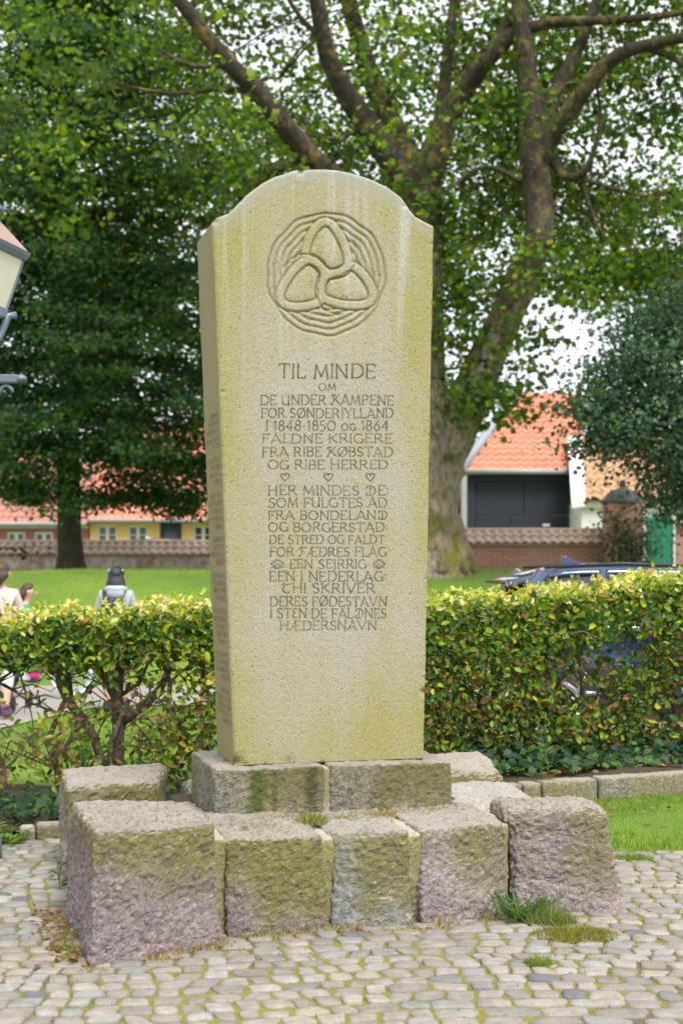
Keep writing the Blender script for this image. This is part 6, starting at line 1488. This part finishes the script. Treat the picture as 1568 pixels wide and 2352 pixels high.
    # hair: a cap open at the face, with falling length
    hm = MB(); c = fh+Vector((0, -.022, .030))*k
    vs, fs = [], []; nu, nv = 28, 14
    for j in range(nv+1):
        ph = math.pi/2-(math.pi*.66)*j/nv
        for i in range(nu):
            th = 2*math.pi*i/nu; front = max(0, math.sin(th))
            p_ = max(ph, -.05+.75*front**1.2) if front > .15 else ph
            rr_ = 1+.05*noise.noise(Vector((th*4, ph*2, 3)))
            vs.append(c+Vector((.096*math.cos(p_)*math.cos(th), .110*math.cos(p_)*math.sin(th), .100*math.sin(p_)))*k*rr_)
    fs = [(j*nu+i, j*nu+(i+1) % nu, (j+1)*nu+(i+1) % nu, (j+1)*nu+i) for j in range(nv) for i in range(nu)]
    hm.add(vs, fs)
    for an in range(205, 336, 13):
        d = Vector((math.cos(R(an)), math.sin(R(an)), 0)); h0 = c+Vector((d.x*.080, d.y*.088, .0))*k; ww_ = random.uniform(.8, 1.35)
        hm.tube([h0, h0+Vector((d.x*.012, d.y*.012, -hairlong*.5))*k, h0+Vector((d.x*(.05 if hairlong > .2 else -.015)+random.gauss(0, .008), d.y*.03, -hairlong*ww_))*k], [.020*k, .022*k, .008*k], 7)
    if hairlong > .2:
        hm.ellipsoid(c+Vector((0, -.045, -.15))*k, (.112*k, .07*k, .18*k), 18, 12, None, .25)
    hm.build('hair', hair, root, True)
    root.scale = (size,)*3
    return root
LIPS = plain('lips', (0.40, 0.16, 0.14), 0.5)
PINK = cloth('pale_pink_knit', (0.62, 0.48, 0.46)); WHT = cloth('white_trousers', (0.72, 0.73, 0.76), .06); PURP = cloth('purple_leather', (0.14, 0.06, 0.10))
HBR = plain('brown_hair', (0.060, 0.032, 0.022), 0.5, .4, 30, .4); HBK = plain('black_hair', (0.008, 0.008, 0.010), 0.35, .4, 30, .4)
GREYH = cloth('grey_hooded_sweater', (0.36, 0.39, 0.44)); SHORT = cloth('dark_shorts', (0.03, 0.03, 0.045)); TEAL = cloth('teal_tee', (0.03, 0.36, 0.22)); JEAN = cloth('child_leggings', (0.35, 0.36, 0.42))
# woman walking away at the left edge
Jw = dict(pel=(0,0,.92), belly=(0,.01,1.08), chest=(0,.0,1.27), neck=(0,-.01,1.41), head=(0,.02,1.56),
          shl=(-.155,0,1.33), ell=(-.19,.12,1.08), wrl=(-.17,.36,1.02), shr=(.155,0,1.33), elr=(.20,.10,1.08), wrr=(.17,.34,1.02),
          hpl=(-.085,0,.88), knl=(-.09,.10,.49), anl=(-.09,.16,.10), tol=(-.09,.32,.04), hpr=(.085,0,.88), knr=(.09,-.02,.49), anr=(.10,-.14,.11), tor=(.10,.02,.045))
person('person walking away in a pale pink top and white cropped trousers, at the left edge', (wx(2, 14.8), 14.8, .02), R(-4), Jw, 1.0, PINK, WHT, PURP, HBR, .13, 1.0, .76, .10, .965)
Jh = dict(pel=(0,0,.90), belly=(0,.01,1.06), chest=(0,.0,1.26), neck=(0,-.01,1.39), head=(0,.02,1.52),
          shl=(-.15,0,1.32), ell=(-.21,.04,1.06), wrl=(-.19,.20,.90), shr=(.15,0,1.32), elr=(.21,.04,1.06), wrr=(.19,.20,.90),
          hpl=(-.085,0,.86), knl=(-.09,.03,.48), anl=(-.10,-.02,.10), tol=(-.11,.13,.04), hpr=(.085,0,.86), knr=(.09,.05,.48), anr=(.10,.08,.10), tor=(.11,.23,.04))
hp_ = person('person with long black hair in a grey hooded sweater and shorts, seen from behind', (wx(267, 15.3), 15.3, .02), R(6), Jh, .98, GREYH, SHORT, SHORT, HBK, .27, 1.0, .30, .06, .96)
mb = MB(); mb.torus((0, -.04, 1.385), .085, .045, 24, 10, 'Z'); mb.ellipsoid((0, -.115, 1.34), (.10, .055, .075), 14, 10); mb.build('hood', GREYH, hp_, True)
for s_ in (-1, 1): mb = MB(); mb.ellipsoid((s_*.075, -.085, 1.60), (.009, .008, .009), 8, 6); mb.build('hair_clip', WHITEP, hp_, True)
def mat_floral():
    m = M('dark_floral_fabric'); v = m.obj(); a = m.noise(22, 3, .6, v); b = m.noise(17, 3, .6, m.map(v, (1, 1, 1), (5, 2, 1)))
    col = m.mix(m.ramp(a, [(.58, 0), (.62, 1)]), (.012, .012, .03), (.50, .42, .44)); col = m.mix(m.ramp(b, [(.62, 0), (.66, 1)]), col, (.45, .16, .10))
    return m.done(m.bsdf(col, .85))
FLORAL = mat_floral()
bp = empty('backpack', (wx(267, 15.3)-.01, 15.3-.19, .96)); tag(bp, 'dark floral backpack on the back of the person in the grey hooded sweater', 'backpack')
mb = MB(); mb.ellipsoid((0, 0, .10), (.145, .085, .20), 20, 14); mb.build('bag', FLORAL, bp, True)
mb = MB(); mb.ellipsoid((0, -.07, .03), (.11, .05, .09), 16, 10); mb.build('pocket', FLORAL, bp, True)
for s_ in (-1, 1):
    mb = MB(); mb.tube([(s_*.08, .04, .26), (s_*.11, .12, .375), (s_*.12, .25, .35), (s_*.13, .31, .20), (s_*.12, .20, -.02), (s_*.10, .06, -.06)], .020, 8, True, 0, 0, .5); mb.build('strap', SHORT, bp, True)
# child on a bicycle
YK = 17.0; cx_ = wx(60, YK)
Jc = dict(pel=(-.08,0,.80), belly=(-.05,.0,.92), chest=(0.0,0,1.06), neck=(.03,0,1.16), head=(.06,0,1.28))
# the child faces +X: build facing +Y, then turn by -90 degrees
Jc = dict(pel=(0,-.10,.72), belly=(0,-.08,.86), chest=(0,-.03,1.02), neck=(0,.0,1.12), head=(0,.04,1.265),
          shl=(-.12,-.03,1.06), ell=(-.16,.12,.90), wrl=(-.17,.30,.84), shr=(.12,-.03,1.06), elr=(.16,.12,.90), wrr=(.17,.30,.84),
          hpl=(-.07,-.09,.69), knl=(-.09,.14,.52), anl=(-.09,.02,.24), tol=(-.09,.13,.19), hpr=(.07,-.09,.69), knr=(.09,.18,.62), anr=(.09,.08,.36), tor=(.09,.19,.32))
person('child with dark hair in a green tee shirt riding a white bicycle', (cx_, YK, .03), R(-86), Jc, .80, TEAL, JEAN, PURP, HBR, .16, 0.0, .9, .02)
bk = empty('bicycle', (cx_+.08, YK, .03), R(4)); tag(bk, 'white and turquoise childrens bicycle under the child in green', 'bicycle')
WBK = mat_carpaint('white_bike_paint', (.70, .72, .74)); TQ = mat_carpaint('turquoise_bike_paint', (.25, .60, .58)); MAG = plain('magenta_plastic', (.55, .02, .20), .4)
for x_ in (-.42, .46):
    mb = MB(); mb.torus((x_, 0, .26), .235, .024, 36, 8); w_ = mb.build('wheel', TYRE if x_ < 0 else WBK, bk, True)
    mb = MB(); mb.torus((x_, 0, .26), .205, .014, 36, 6); mb.build('rim', TQ, w_, True)
    mb = MB()
    for a in range(0, 360, 18): mb.tube([(x_, .02 if a % 36 else -.02, .26), (x_+.205*math.cos(R(a)), 0, .26+.205*math.sin(R(a)))], .003, 4, False)
    mb.tube([(x_, -.05, .26), (x_, .05, .26)], .02, 10); mb.build('spokes', ALLOY, w_, True)
fr = MB()
for a, b, r_ in (((-.06, 0, .27), (.33, 0, .62), .022), ((-.06, 0, .27), (-.17, 0, .60), .018), ((-.12, 0, .46), (.32, 0, .56), .018), ((-.06, .04, .27), (-.42, .045, .26), .010), ((-.06, -.04, .27), (-.42, -.045, .26), .010), ((-.15, .03, .56), (-.42, .045, .26), .009), ((-.15, -.03, .56), (-.42, -.045, .26), .009)): fr.tube([a, b], r_, 8)
fr.build('frame', WBK, bk, True)
mb = MB(); mb.tube([(.31, 0, .70), (.37, 0, .50)], .02, 8)
for s_ in (-1, 1): mb.tube([(.37, s_*.02, .52), (.39, s_*.05, .47), (.46, s_*.055, .26)], .014, 8)
mb.build('fork', TQ, bk, True)
mb = MB(); mb.tube([(.22, -.22, .87), (.29, -.18, .86), (.30, 0, .78), (.29, .18, .86), (.22, .22, .87)], .013, 8); mb.tube([(.31, 0, .70), (.30, 0, .79)], .015, 8); mb.build('handlebar', ALLOY, bk, True)
mb = MB(); mb.ellipsoid((-.19, 0, .63), (.14, .08, .035), 16, 8); mb.build('saddle', MAG, bk, True)
mb = MB(); mb.prism([(-.36, .22), (-.02, .21), (.0, .30), (-.36, .31)], -.065, -.045); mb.build('chain_guard', WBK, bk, False, .006)
mb = MB(); mb.prism([(-.02, .25), (.10, .25), (.10, .30), (-.02, .30)], -.13, -.10); mb.build('pedal', MAG, bk)
for x_ in (-.42, .46):
    mb = MB(); mb.tube([(x_+.285*math.cos(R(a)), 0, .26+.285*math.sin(R(a))) for a in ((20, 60, 100, 140, 180) if x_ < 0 else (40, 80, 120, 160))], .028, 8, True, 0, 0, .25); mb.build('mudguard', WBK, bk, True)
# stroller pushed by the woman
sx_ = wx(-6, 15.6)
sr = empty('stroller', (sx_, 15.55, .02), R(-4)); tag(sr, 'dark stroller with small black wheels pushed by the person in pink', 'stroller')
mb = MB()
for s_ in (-1, 1):
    mb.tube([(s_*.24, -.42, 1.0), (s_*.24, -.25, .80), (s_*.24, .10, .38), (s_*.24, .34, .14)], .014, 8); mb.tube([(s_*.24, -.02, .52), (s_*.25, -.30, .12)], .014, 8)
mb.tube([(-.24, -.42, 1.0), (.24, -.42, 1.0)], .018, 8); mb.tube([(-.25, -.30, .12), (.25, -.30, .12)], .012, 8); mb.build('frame', BLK, sr, True)
mb = MB(); mb.tube([(0, -.18, .85), (0, -.10, .60), (0, .02, .44), (0, .22, .42), (0, .30, .30)], [.20, .21, .20, .19, .17], 14, True, 0, 0, .35); mb.build('seat', cloth('navy_canvas', (.02, .022, .035)), sr, True)
mb = MB(); mb.ellipsoid((0, -.02, .86), (.22, .26, .20), 18, 12); mb.build('canopy', cloth('charcoal_canvas', (.03, .03, .035)), sr, True)
for s_ in (-1, 1):
    for y_ in (-.30, .34):
        mb = MB(); mb.torus((s_*.27, y_, .095), .07, .024, 24, 8, 'X'); w_ = mb.build('wheel', TYRE, sr, True)
        mb = MB(); mb.tube([(s_*.27-.02, y_, .095), (s_*.27+.02, y_, .095)], .05, 12); mb.build('rim', BLK, w_, True)
